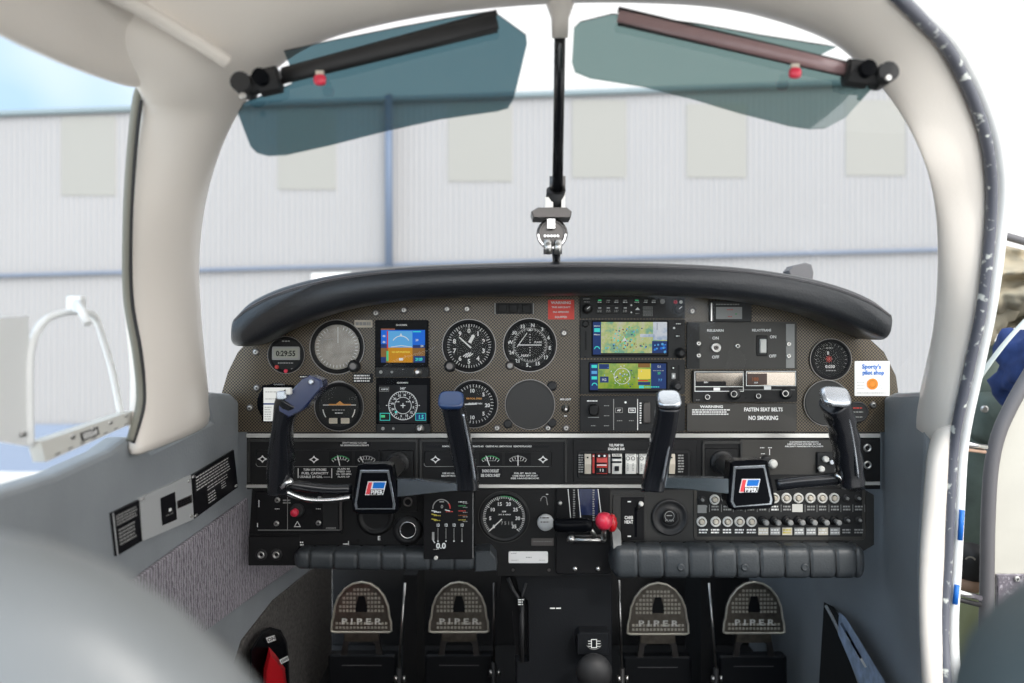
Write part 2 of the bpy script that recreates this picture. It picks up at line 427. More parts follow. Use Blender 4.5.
for t, bul in ((0, 0), (.06, .004), (.3, .016), (.6, .020), (.93, .006), (1, -.004)):
    r = []
    for i, (a, c) in enumerate(zip(A3, R3)):
        p = a.lerp(c, t); d = (V((ctr.x, p.y, ctr.z))-p).normalized(); r.append(p+d*bul)
    rows.append(r)
rows = [spline(r, 3) for r in rows]
b = MB(); grid_mesh(b, rows, 'ivory')
o = struct(b.build('trim_1', sub=1, solid=.02))
# roof behind the windscreen header
k0, k1 = 6, 15
back = [[R3[i].lerp(A3[i], .16 if i < k1 else 0)+V((0, 0, .006 if i > k0 else -.010)) for i in range(k0, k1+1)], [R3[i]+V((0, -.01, 0 if i > k0 else -.008)) for i in range(k0, k1+1)]]
for Y, dz in ((.6, .005), (.3, .01), (-.2, .0)):
    back.append([V((-.392, Y, .972+dz)), V((-.385, Y, 1.045+dz)), V((-.33, Y, 1.10+dz)), V((-.22, Y, 1.14+dz)), V((-.08, Y, 1.16+dz)), V((.075, Y, 1.165+dz)),
                 V((.22, Y, 1.155+dz)), V((.33, Y, 1.135+dz)), V((.42, Y, 1.105+dz)), V((.47, Y, 1.07+dz))])
b = MB(); grid_mesh(b, back, 'ivory'); struct(b.build('ceiling', sub=2, solid=.02))
# rolled seam of the headliner
b = MB()
b.tube(spline([P(98, -14, .69), P(150, 14, .74), P(200, 44, .782), P(228, 62, .806)], 6), .007, 'ivory', n=10)
b.tube(spline([P(232, 60, .84), P(258, 48, .84), P(300, 28, .835), P(360, 9, .83), P(430, -6, .82)], 5), .0018, 'dim_print', n=8)
struct(b.build('trim_2'))
b = MB()
for q in ((265, 56, .865), (370, 13, .845), (757, 5, .845), (868, 45, .868), (840, 4, .82), (83, 42, .73)):
    c = P(*q); b.lathe(PF(Y=c.y), q[0], q[1], [(4.2, -.004), (4.2, 0), (3, .001)], 'dark_metal', n=14)
    b.lathe(PF(Y=c.y), q[0], q[1], [(1.6, .001), (1.6, .0016)], 'satin_metal', n=10)
struct(b.build('trim_3'))
# side walls
def wall_poly(b, f, pts, th, mat, sgn):
    a = [f(x, y) for x, y in pts]; o2 = [p+V((sgn*th, 0, 0)) for p in a]
    b.loops([o2, a], mat, smooth=False, cap0=True, cap1=True)
wl = [(-900, 560), (-400, 560), (-100, 520), (0, 492), (60, 474), (112, 450), (131, 436), (152, 450), (182, 436), (212, 421), (206, 399), (212, 392), (232, 394), (243, 404), (247, 425), (252, 430),
      (300, 430), (330, 430), (330, 740), (-100, 1400), (-900, 2600)]
b = MB(); wall_poly(b, PL, wl, .03, 'vinyl', -1); struct(b.build('wall_left', bevel=.006))
wr = [(873, 408), (880, 399), (893, 393), (921, 392), (924, 400), (926, 430), (925, 460), (922, 500), (919, 560), (919, 620), (922, 700), (940, 1200), (744, 780), (744, 440), (800, 420)]
b = MB(); wall_poly(b, PR, wr, .03, 'vinyl', 1); struct(b.build('wall_right', bevel=.006))
# rear of the cabin behind the camera, with the side walls under the rear windows
b = MB(); b.wbox((.08, .4, -.02), (1.1, 3.4, .04), 'black_carpet'); struct(b.build('floor', bevel=.003))
b = MB(); b.wbox((.08, 1.98, .42), (1.05, .03, .84), 'black_carpet'); struct(b.build('wall_front', bevel=.003))
# nose deck under the windscreen and sill, closes the space ahead of the panel
b = MB(); b.wbox((.08, 1.72, .838), (.87, .50, .02), 'rubber'); struct(b.build('trim_5', bevel=.003))
# fabric panel, carpet and lower vinyl band on the left wall
b = MB(); wall_poly(b, lambda x, y: PL(x, y, .006), [(60, 640), (120, 590), (146, 572), (180, 547), (215, 522), (248, 498), (252, 560), (296, 566), (262, 590), (232, 612), (205, 632), (120, 720)], .006, 'lilac_fabric', -1)
struct(b.build('trim_6', bevel=.0015))
b = MB(); wall_poly(b, lambda x, y: PL(x, y, .005), [(312, 570), (332, 560), (332, 760), (160, 1000), (225, 700), (244, 640), (275, 600)], .006, 'carpet', -1)
struct(b.build('trim_7', bevel=.0015))
# door post below the pillar, door opening seal and outer flange
pin = [(933, 425, 1.13), (926, 455, 1.115), (922, 500, 1.11), (918, 560, 1.10), (918, 620, 1.09), (922, 700, 1.07), (935, 850, 1.02)]
pout = [(958, 425, 1.08), (953, 455, 1.09), (951, 500, 1.09), (948, 560, 1.09), (945, 620, 1.08), (949, 700, 1.05), (960, 850, 1.0)]
b = MB(); rows = []
for t, bl in ((0, 0), (.15, .008), (.5, .013), (.85, .008), (1, -.002)):
    rows.append(spline([P(*p).lerp(P(*q), t)+V((-bl, -bl, 0)) for p, q in zip(pin, pout)], 3))
grid_mesh(b, rows, 'ivory'); struct(b.build('trim_8', sub=1, solid=.015))
sealc = [(893, -6, .795), (918, 19, .815), (946, 50, .855), (971, 100, .905), (986, 150, .945), (989.5, 210, .985), (981, 300, 1.015), (969, 360, 1.045), (956, 420, 1.075), (951, 455, 1.09), (948, 510, 1.09),
         (945, 570, 1.09), (942, 630, 1.08), (946, 700, 1.05), (962, 850, 1.0)]
one('door_seal', 'dark worn seal strip with silver scuffs curving down the open doorway edge', 'door seal', lambda b: b.tube(spline([P(x+2, y, Y) for x, y, Y in sealc], 5), .0066, 'worn_seal', n=10), loc=P(985, 600, 1.05))
b = MB(); b.tube(spline([P(x+11+(2 if y < 300 else 0), y, Y+.01) for x, y, Y in sealc], 5), .0072, 'satin_metal', n=10); b.mats = ['arch_white']; struct(b.build('trim_9'))
# windscreen
b = MB()
L3 = A3[:12]; Rr = list(reversed(A3[13:])); 
rows = []
for l, r in zip(L3, Rr+[A3[12]]):
    row = []
    for j in range(13):
        t = j/12; p = l.lerp(r, t); p.y += .10*math.sin(PI*t)*max(0, min(1, (1.10-l.z)/.25)); row.append(p+V((0, .006, 0)))
    rows.append(row)
grid_mesh(b, rows, 'windshield_glass'); struct(b.build('window_1', weld=True))
b = MB()                                                   # side window
sw = [(-600, 20), (-200, 24), (0, 36), (60, 52), (110, 74), (146, 98), (134, 150), (129, 220), (129, 300), (138, 350), (144, 400), (132, 440), (0, 494), (-400, 562), (-600, 562)]
wv = [PL(x, y)+V((-.012, 0, 0)) for x, y in sw]
b.add(wv, [list(range(len(wv)))], 'side_glass'); struct(b.build('window_2'))
b = MB(); b.tube(spline([P(143, 84, .84), P(137, 98, .845), P(131, 150, .853), P(127, 220, .865), P(127, 295, .885), P(136, 350, .893), P(140, 385, .90), P(139, 410, .895), P(130, 441, .88)], 5), .0045, 'window_rubber', n=10)
b.tube(spline([P(141, 100, .845), P(135.5, 150, .853), P(131, 220, .865), P(131.5, 295, .885), P(140.5, 350, .893), P(144, 385, .90), P(143, 410, .895), P(133, 443, .88)], 5), .0022, 'rubber', n=8)
struct(b.build('trim_10'))
#@@PART outside
# ================================================================== outside
ROLL, YAW, D = .0237, .04, 12.0
kx = D/FPX
def hang(px, py, off=0.0):          # point of the hangar front that the given picture position looks at
    Y = D/(1+YAW*(px-512)/FPX) ; return P(px, py, Y)+V((0, -off, 0))
def hz(base_py, px): return base_py-ROLL*(px-512)-(5e-5)*(px-512)*(341.5-base_py)
hg = thing('hangar', 'long pale corrugated metal hangar with blue band beyond the windscreen', 'building', hang(512, 640))
b = MB()
n = 330; x0, x1 = -900, 968; top = []; bot = []
for i in range(n*4+1):
    px = x0+(x1-x0)*i/(n*4); d = (0, .012, .012, 0)[i % 4]
    top.append(hang(px, hz(97, px), d)); bot.append(hang(px, 480, d))
b.add(top+bot, [[i, i+1, len(top)+i+1, len(top)+i] for i in range(len(top)-1)], 'hangar_metal')
e0, e1 = hang(968, hz(97, 968)), hang(968, 480); b.add([e0, e1, e1+V((1.5, 14, 0)), e0+V((1.5, 14, 0))], [[0, 1, 2, 3]], 'hangar_metal')
b.build('corrugated_wall', hg, weld=False)
for (a, c, y0, y1) in ((62, 116, 116, 196), (278, 336, 110, 190), (448, 512, 104, 182), (572, 626, 100, 178), (686, 746, 104, 178), (-190, -120, 118, 196), (845, 905, 100, 176)):
    part('skylight_panel', hg, lambda b: b.loops([[hang(x, y, h) for x, y in ((a, y0), (c, y0), (c, y1), (a, y1))] for h in (.005, .018)], 'beige_panel', smooth=False))
b = MB()
for q in ((262, 3.4),):
    pts = [hang(px, hz(q[0], px), .07) for px in list(range(-900, 901, 100))+[968]]
    b.tube(pts, .03, 'hangar_strip', n=6)
b.build('door_rail', hg)
part('roof_edge', hg, lambda b: b.tube([hang(px, hz(96, px), .05) for px in list(range(-900, 901, 100))+[968]], .05, 'hangar_cap', n=6))
part('base_band', hg, lambda b: b.loops([[hang(x, y, h) for x, y in ((-900, 424), (968, 424), (968, 480), (-900, 480))] for h in (.03, .06)], 'hangar_base', smooth=False))
part('downpipe', hg, lambda b: b.tube([hang(391, 99, .2), hang(391, 268, .2)], .06, 'hangar_blue', n=8))
part('door_sign', hg, lambda b: b.loops([[hang(x, y, h) for x, y in ((313, 274), (352, 273), (352, 281), (313, 282))] for h in (.05, .08)], 'white_print', smooth=False))
b = MB(); b.add([V((-60, -40, -1.25)), V((60, -40, -1.25)), V((60, 60, -1.25)), V((-60, 60, -1.25))], [[0, 1, 2, 3]], 'concrete'); struct(b.build('ground'))
def wing(b, s):
    rings = []
    for x, dz in ((.62, 0), (2.0, .10), (5.0, .35)):
        r = []
        for j in range(20):
            a = j*2*PI/20; cc = 1.0-.06*(x-.62)
            r.append(V((s*x, 1.45+.98*cc*math.cos(a), -.02+dz+.095*math.sin(a)*(1.0+.5*math.cos(a)))))
        rings.append(r)
    b.loops(rings, 'walkway', cap0=True, cap1=True)
one('wing', 'grey wing root walkway under the open cabin doorway', 'wing', lambda b: wing(b, 1))
one('antenna_fairing', 'small grey pointed shape behind the top of the padded glareshield', 'fairing',
    lambda b: b.prism(PF(Y=1.52), [(783, 272), (787, 267), (800, 264), (806, 266), (808, 274), (806, 291), (790, 291), (786, 282)], 0, .03, 'rubber_grey', ch=1.2))

# left storm window
def arch_pts(k=0):
    return spline([PL(37+k, 446), PL(36+k, 400), PL(36+k, 365), PL(40+k, 338), PL(52, 320+k), PL(70, 313+k), PL(90, 312+k), PL(101-k, 318), PL(109-k, 340), PL(118-k, 372), PL(126-k, 414)], 5)
st = thing('storm_window', 'small white-framed storm window set in the clear side window', 'window', PL(85, 440, -.02))
part('frame', st, lambda b: b.tube([p+V((-.006, 0, 0)) for p in arch_pts()], .0036, 'arch_white', n=8))
b = MB()
q = [PL(38, 442), PL(131, 411), PL(133, 422), PL(44, 462)]
b.loops([[p+V((-.010, 0, 0)) for p in q], [p+V((.002, 0, 0)) for p in q]], 'storm_base', smooth=False, cap0=True)
bo = b.build('base_strip', st)
qf = QF(*[p+V((.002, 0, 0)) for p in q], w=94, h=14)
for i in range(9): pass
part('rivet', st, lambda b: b.lathe(qf, 27, 4, [(2.2, 0), (2.2, .001), (1.2, .0018)], 'satin_metal', n=10))
for x in (47, 66, 85): part('rivet', st, lambda b: b.lathe(qf, x, 4 if x < 80 else 3, [(2, 0), (2, .001), (1.2, .0018)], 'satin_metal', n=10))
part('hinge_slots', st, lambda b: [b.rect(qf, x, 11.3, x+4.5, 12.3, 'rubber_grey', .0008) for x in (8, 20, 32, 44, 56, 68, 80)])
def lab(b):
    b.rect(qf, 34, 3.4, 52, 10.6, 'placard_black', .0006); b.rect(qf, 36, 4.6, 50, 9.4, 'sticker_white', .0009); b.print_rows(qf, 37, 5, 49, 9, 2, 'dim_print', .0012)
part('label_plate', st, lab)
part('latch', st, lambda b: (b.box(PF(Y=.79), 69, 296, 84, 313, -.004, .006, 'arch_white', r=2, ch=1), b.tube([P(77, 303, .784), P(82, 312, .775), P(88, 324, .77)], .004, 'arch_white', n=8), b.dot(PF(Y=.784), 76, 303, 1.6, 'dim_print', .0004)))
q2 = [PL(2, 318), PL(36, 316), PL(36, 446), PL(2, 440)]
one('window_flange', 'flat white panel beside the storm window frame, edge of the side window', 'panel',
    lambda b: (b.loops([[p+V((-.012, 0, 0)) for p in q2], [p+V((-.006, 0, 0)) for p in q2]], 'arch_white', smooth=False, cap0=True), b.lathe(QF(*q2, w=34, h=126), 25, 116, [(2.6, -.004), (2.2, -.002)], 'satin_metal', n=10)))

#@@PART door
# ================================================================== open door and things on the wing
YD = 1.35
dr = thing('door_1', 'open cabin door with cream inner skin and dark rubber edge', 'door', P(1040, 700, YD)); dr['kind'] = 'structure'; del dr['category']
edge = [(1120, 250), (1060, 330), (1030, 378), (1013, 408), (1001, 436), (994, 470), (991, 520), (990, 580), (989, 640), (990, 720), (1200, 720), (1200, 250)]
part('inner_skin', dr, lambda b: b.prism(PF(Y=YD), edge, -.03, 0, 'door_cream'), bevel=.003)
part('edge_seal', dr, lambda b: b.tube(spline([P(x-3, y, YD-.012) for x, y in edge[:10]], 5), .0105, 'rubber_grey', n=10, flat_=1.2))
part('fabric_panel', dr, lambda b: b.prism(PF(Y=YD-.002), [(996, 574), (1200, 574), (1200, 720), (995, 720)], -.004, .006, 'lilac_fabric'), bevel=.002)
part('screw', dr, lambda b: b.screw(PF(Y=YD-.01), 1017, 579, 3))
one('door_stay', 'thin chrome bar across the door gap beside the olive bag', 'bar', lambda b: (b.tube([P(961, 443, 1.28), P(986, 447, 1.30)], .0042, 'chrome', n=10), b.tube([P(961, 449, 1.285), P(985, 452, 1.305)], .003, 'tan_leather', n=8)))
one('door_stay', 'chrome bar low across the door gap over grey wing walkway', 'bar', lambda b: (b.tube([P(953, 591, 1.28), P(980, 598, 1.30)], .005, 'chrome', n=10), b.tube([P(953, 598, 1.285), P(980, 605, 1.305)], .004, 'rubber', n=8)))
def lump(c, r, amp, fq, mat, seed, e=.8, n=40):
    def f(b):
        b.ball(c, r, mat, n=n, e=e)
        for i, v in enumerate(b.v):
            d = (v-V(c)); b.v[i] = v+d.normalized()*amp*(noise.noise(v*fq+V((seed, 0, 0)))+.5*noise.noise(v*fq*2.3+V((0, seed, 0))))
    return f
bag = thing('backpack', 'dark olive backpack with silver buckle standing outside the doorway', 'backpack', P(985, 600, 1.75))
part('body', bag, lump((1.05, 1.72, .46), (.13, .10, .29), .02, 9, 'olive', 3, e=.6))
part('pocket', bag, lump(P(1000, 418, 1.62), (.055, .04, .055), .008, 14, 'olive', 8, e=.6))
part('buckle', bag, lambda b: b.lathe(PF(Y=1.57), 984, 409, [(3.6, 0), (3.6, .004), (2.2, .005)], 'satin_metal', n=14))
part('strap', bag, lambda b: b.tube(spline([P(962, 410, 1.44), P(975, 385, 1.42), P(992, 360, 1.40), P(1012, 335, 1.39), P(1045, 300, 1.39)], 5), .0085, 'webbing', n=8, flat_=.25, up=(0, -1, 0)))
jk = thing('jacket', 'crumpled khaki jacket with snap button laid over the olive backpack', 'jacket', P(1010, 300, 1.7))
def jack(b):
    # folded cloth: a draped sheet with deep creases
    n = 30; rows = []
    for i in range(n+1):
        r = []
        for j in range(n+1):
            u, v = i/n, j/n
            px = 965+u*110; top = 236+u*26; py = top+v*(100-50*u)
            Y = 1.66-.12*math.sin(PI*v)-.035*math.sin(v*17+u*5+2*noise.noise(V((u*3, v*3, 1))))*(.4+u)-.02*noise.noise(V((u*9, v*9, 4)))
            r.append(P(px, py, Y))
        rows.append(r)
    grid_mesh(b, rows, 'khaki')
part('cloth', jk, jack, solid=.006)
part('snap_button', jk, lambda b: b.lathe(PF(Y=1.50), 997, 281, [(2.4, 0), (2.4, .003), (1.4, .004)], 'satin_metal', n=12))
part('sleeve', jk, lambda b: b.tube(spline([P(1040, 280, 1.62), P(1005, 305, 1.60), P(982, 330, 1.60), P(960, 352, 1.60)], 6), [.03+.004*math.sin(i*2.1) for i in range(19)], 'khaki', n=14))
part('collar', jk, lambda b: b.tube(spline([P(985, 231, 1.6), P(1005, 236, 1.6), P(1040, 246, 1.6)], 4), .008, 'rubber_grey', n=8))
one('blue_cloth', 'crumpled navy blue fleece bundled by the white strap in the doorway', 'cloth', lump(P(1030, 372, 1.47), (.062, .05, .078), .03, 22, 'blue_cloth', 5, e=.9))
one('towel', 'pale green folded cloth low in the door gap', 'cloth', lump((.90, 1.55, .19), (.06, .05, .12), .012, 16, 'pale_green', 9, e=.8))
cp = thing('cap', 'black cap with small silver emblem above pale green cloth', 'cap', P(972, 585, 1.45))
part('crown', cp, lump(P(972, 562, 1.45), (.032, .035, .035), .004, 20, 'rubber', 2, e=.9))
part('emblem', cp, lambda b: b.arc(PF(Y=1.405), 970, 563, 6, -50, 60, 1.6, 'satin_metal'))
part('band', cp, lump(P(966, 582, 1.46), (.026, .03, .018), .003, 20, 'tan_leather', 6, e=.9))
one('tape', 'upper short strip of blue tape on the doorway flange', 'tape', lambda b: b.tube([P(962, 510, 1.085), P(960, 540, 1.085)], .0035, 'sticker_blue', n=8))

one('tape', 'lower short strip of blue tape on the doorway flange', 'tape', lambda b: b.tube([P(957, 585, 1.085), P(955, 604, 1.085)], .0035, 'sticker_blue', n=8))
#@@PART visors
# ================================================================== visors, centre post
def visor(name, label, poly, Y, tint, arm, clamp, red, armmat, extra=None):
    t = thing(name, label, 'sun visor', P(clamp[0], clamp[1], Y))
    part('tinted_shade', t, lambda b: b.prism(PF(Y=Y), poly, -.0016, .0016, tint))
    (ax, ay, aw), (bx, by, bw) = arm; k = Y/FPX
    part('arm', t, lambda b: (b.tube([P(ax, ay, Y-.012), P((ax*3+bx)/4, (ay*3+by)/4, Y-.013), P(bx, by, Y-.012)], [aw*k/2, (aw*.7+bw*.3)*k/2*1.15, bw*k/2], armmat, n=12, flat_=.6, up=(0, 0, 1)),
                                b.tube([P(ax, ay+aw*.42, Y-.010), P(bx, by+bw*.5, Y-.010)], (.0033), 'rubber', n=8), b.tube([P(ax, ay-aw*.42, Y-.010), P(bx, by-bw*.5, Y-.010)], .0033, 'rubber', n=8)))
    def cl(b):
        cx, cy, dx, dy = clamp
        a = P(cx, cy, Y-.012); e = P(cx+dx, cy+dy, Y-.012)
        b.tube([a, a.lerp(e, .18), a.lerp(e, .2), a.lerp(e, .45), a.lerp(e, .47), a.lerp(e, .95), e], [.008, .013, .010, .010, .014, .014, .009], 'rubber', n=10, smooth=False)
        b.tube([a.lerp(e, .12)+V((0, .012, 0)), a.lerp(e, .12)+V((0, -.018, 0))], .010, 'rubber', n=16)
        b.tube([a.lerp(e, .62)+V((0, .0, 0)), a.lerp(e, .62)+V((0, -.021, 0))], .008, 'gloss_black', n=14)
    part('pivot_clamp', t, cl)
    part('screw', t, lambda b: b.lathe(PF(Y=Y-.033), clamp[0]+2, clamp[1]+8*(1 if clamp[2] > 0 else 0), [(3.6, 0), (3.6, .001), (2.6, .002)], 'satin_metal', n=12))
    part('red_clip', t, lambda b: (b.ball(P(red[0], red[1], Y-.02), (.0065, .004, .0055), 'knob_red', n=12, e=.7), b.wbox(P(red[0], red[1]-6, Y-.018), (.008, .004, .006), 'cream_plastic')))
    if extra: extra(t)
visor('sun_visor', 'dark teal tinted sun visor over the pilot side of the windscreen',
      [(284, 51), (330, 41), (400, 27), (460, 16), (493, 11), (526, 35), (527, 44), (514, 98), (508, 108), (497, 111), (440, 119), (385, 131), (330, 145), (285, 155), (268, 156), (257, 153), (251, 147), (238, 113), (244, 103), (292, 84), (290, 66)],
      .82, 'visor_tint', ((282, 76, 13), (497, 21, 17)), (241, 88, 40, -9), (320, 80), 'rubber')
visor('sun_visor', 'lighter green tinted sun visor over the copilot side of the windscreen',
      [(612, 14), (640, 16), (700, 24), (760, 35), (836, 47), (808, 61), (874, 86), (845, 118), (826, 128), (810, 129), (790, 126), (740, 113), (690, 98), (640, 86), (590, 78), (575, 72), (572, 62), (574, 28), (580, 22)],
      .82, 'visor_tint_light', ((866, 74, 12), (618, 16, 13)), (886, 78, -42, -6), (795, 73), 'visor_arm')
post = thing('compass_post', 'black upright rod with compass clamp down the centre of the windscreen', 'post', P(557, 262, 1.15))
part('rod', post, lambda b: b.tube([P(560, 28, .872), P(559, 100, .93), P(557.5, 190, 1.03)], [.0062, .0065, .0070], 'horn_black', n=16))
part('socket', post, lambda b: b.tube([P(560, -12, .85), P(560, 2, .858), P(560, 18, .865), P(560, 38, .872)], [.024, .016, .0098, .0088], 'ivory', n=18))
part('sleeve', post, lambda b: (b.tube([P(557.5, 176, 1.03), P(557.5, 192, 1.035)], .0105, 'dark_metal', n=16), b.tube([P(556, 190, 1.03), P(555, 212, 1.05)], .0125, 'rubber', n=12), b.wbox(P(549, 205, 1.035), (.010, .014, .018), 'satin_metal'), b.wbox(P(563, 203, 1.035), (.005, .014, .026), 'satin_metal')))
part('plate', post, lambda b: b.prism(PF(Y=1.04), [(531, 213), (538, 209), (566, 209), (571, 213), (570, 219), (533, 219)], -.03, .014, 'dark_metal', ch=1))
part('gear_ring', post, lambda b: (b.lathe(PF(Y=1.045), 552, 234, [(13, -.01), (15.5, -.004), (15.5, .004), (12, .008), (11.5, .004)], 'dark_metal', n=20, cap1=True), b.arc(PF(Y=1.034), 552, 234, 13.6, 90, 270, 1.6, 'chrome'),
     [b.dot(PF(Y=1.034), 545+3.2*i, 236, 1.2, 'chrome', .001) for i in range(5)], b.wbox(P(551, 224, 1.03), (.010, .008, .012), 'chrome')))
part('knob', post, lambda b: (b.tube([P(548, 240, 1.03), P(548, 254, 1.03)], .0058, 'satin_metal', n=12), b.tube([P(558, 240, 1.03), P(558, 254, 1.03)], .0052, 'satin_metal', n=12)))
part('foot', post, lambda b: b.tube([P(556, 240, 1.08), P(556.5, 268, 1.20)], .0062, 'horn_black', n=14))
#@@PART glareshield
# ================================================================== glareshield
gt = [(240, 316), (252, 303), (275, 291), (305, 281.5), (345, 273.5), (400, 267.5), (470, 264), (560, 262), (650, 263), (730, 267), (790, 275), (835, 286), (867, 299), (884, 312)]
gb = [(238, 346), (254, 345), (283, 330), (310, 319), (350, 307.5), (400, 300), (470, 296), (560, 294.5), (650, 294.5), (725, 298), (780, 306), (820, 316), (852, 329), (880, 340)]
gl = thing('glareshield', 'long curved black padded leather glareshield above the instrument panel', 'glareshield', P(562, 300, 1.16))
def glare(b):
    rings = []
    n = len(gt); T = spline([V((x, y, 0)) for x, y in gt], 4); B = spline([V((x, y, 0)) for x, y in gb], 4)
    for i, (t, q) in enumerate(zip(T, B)):
        u = i/(len(T)-1); Y = 1.13+.05*abs(2*u-1)**2; a = P(t.x, t.y, Y); c = P(q.x, q.y, Y); mid = (a+c)/2; ax = (a-c)/2
        e = .58
        r = []
        for j in range(20):
            an = j*2*PI/20; cc, ss = math.cos(an), math.sin(an)
            dep = .028 if ss < 0 else .12
            r.append(mid+ax*math.copysign(abs(cc)**.75, cc)+V((0, dep*math.copysign(abs(ss)**.8, ss), 0)))
        rings.append(r)
    def cap(r, d):
        m = sum(r, V((0, 0, 0)))/len(r); return [[m+(p-m)*s+V((d*o, 0, 0)) for p in r] for s, o in ((.3, 1.0), (.72, .8), (.93, .42))]
    c0 = cap(rings[0], -.008); c1 = cap(rings[-1], .008); c1.reverse()
    b.loops(c0+rings+c1, 'pad_leather', cap0=True, cap1=True)
part('padded_roll', gl, glare)
def seam(b, k, r=.0013, mat='rubber_grey'):
    pts = []
    T = spline([V((x, y, 0)) for x, y in gt], 4); B = spline([V((x, y, 0)) for x, y in gb], 4)
    for i, (t, q) in enumerate(zip(T, B)):
        u = i/(len(T)-1); Y = 1.13+.05*abs(2*u-1)**2
        an = math.acos(k); ss = math.sin(an)**.8; cc = k**.75 
        a = P(t.x, t.y, Y); c = P(q.x, q.y, Y); pts.append((a+c)/2+(a-c)/2*cc+V((0, -.028*ss-.0002, 0)))
    b.tube(pts, r, mat, n=6)
part('stitched_seam', gl, lambda b: (seam(b, .62), seam(b, .52, .0006)))
#@@PART panel
# ================================================================== instrument panel
ip = thing('instrument_panel', 'full width instrument panel of carbon weave above and black below', 'instrument panel', P(562, 570, YP))
F0 = PF(0)
up = [(228, 432), (224, 408), (222, 392), (228, 372), (238, 352), (252, 337), (275, 324), (310, 310), (350, 300), (400, 293), (560, 288), (690, 290), (740, 293), (790, 301), (830, 314), (862, 332), (884, 352), (896, 376), (899, 398), (893, 432)]
part('upper_panel', ip, lambda b: b.prism(F0, up, -.012, 0, 'carbon_weave'))
part('middle_panel', ip, lambda b: b.prism(F0, [(247, 432), (880, 432), (880, 489), (247, 489)], -.012, .002, 'panel_black'), bevel=.001)
part('lower_panel', ip, lambda b: b.prism(F0, [(252, 488), (562, 488), (562, 576), (497, 576), (494, 560), (252, 560), (249, 562), (249, 535)], -.012, 0, 'panel_black'), bevel=.001)  # pilot half darker than copilot half, its shadow put into the colour
part('lower_panel', ip, lambda b: b.prism(F0, [(605, 488), (862, 488), (874, 495), (874, 545), (862, 552), (605, 552)], -.012, 0, 'panel_grey'), bevel=.001)
for seg in ((247, 433.2, 879, 437.2, 'trim_strip'), (247, 484, 271, 487.2, 'trim_strip'), (396, 484, 650, 487.2, 'trim_strip'), (838, 481, 879, 484.5, 'trim_strip')):
    part('trim_strip', ip, lambda b: b.box(F0, *seg[:4], 0, .006, 'strip_metal', r=1, ch=.6))
part('side_bracket', ip, lambda b: b.box(F0, 249, 536, 300, 565, 0, .004, 'panel_black', r=1, ch=.6))
for x, y in ((256, 352), (257, 388), (376, 313), (404, 310), (447, 309), (467, 309), (564, 333), (250, 408), (497, 428), (548, 428), (566, 428), (873, 405), (692, 311)):
    part('screw', ip, lambda b: (b.ring if False else b.lathe)(F0, x, y, [(3.6, 0), (3.6, .0010), (2.9, .0015)], 'dark_metal', n=14) or b.screw(F0, x, y, 2.4, h=.0012))

# crash pad rolls
def padroll(x0, x1, y0, y1, d, name, label, dips, lefttaper=0):
    t = thing(name, label, 'crash pad', P((x0+x1)/2, y1, YP-d))
    def f(b):
        n = 150; rings = []
        for i in range(n+1):
            px = x0+(x1-x0)*i/n; rnd = min((px-x0)/10, (x1-px)/10, 1); rnd = math.sqrt(max(.05, 1-(1-rnd)**2))
            g = min([abs(px-q) for q in dips]+[9])/2.2; dep = (1 if g > 1 else .84+.16*math.sqrt(g))
            a = P(px, y0, YP-d-.024); c = P(px, y1-(0 if lefttaper == 0 else 2*(1-min(1, (px-x0)/80))), YP-d-.024); mid = (a+c)/2+V((0, .024, 0)); hh = (a.z-c.z)/2*rnd
            rings.append([mid+V((0, (d if math.sin(j*2*PI/18) > 0 else .026*dep*rnd)*math.copysign(abs(math.sin(j*2*PI/18))**.45, math.sin(j*2*PI/18)), hh*dep*math.copysign(abs(math.cos(j*2*PI/18))**.5, math.cos(j*2*PI/18)))) for j in range(18)])
        b.loops(rings, 'crash_pad', cap0=True, cap1=True)
    part('padding', t, f)
    part('stitching', t, lambda b: [b.tube([P(q, y0+2, YP-d-.0235), P(q+.5, (y0+y1)/2, YP-d-.0262), P(q+1, y1-3, YP-d-.0235)], .0006, 'dim_print' if False else 'rubber', n=6) for q in dips])
    return t
padroll(291, 494, 551, 572, .018, 'crash_pad', 'slim ribbed black knee pad below the pilot side of the panel', [309, 333, 357, 381, 404, 430, 454, 474], 1)
cpad = padroll(611, 869, 547, 580, .018, 'crash_pad', 'thick ribbed grey-black knee pad below the copilot side of the panel', [638, 664, 689, 713, 737, 760, 785, 810, 836, 856])
for x in (681, 745, 805):
    part('button', cpad, lambda b: b.lathe(PF(.0445), x, 567.5, [(4, -.002), (4, .0006), (2.4, .0016), (1.6, .0004)], 'crash_pad', n=14))

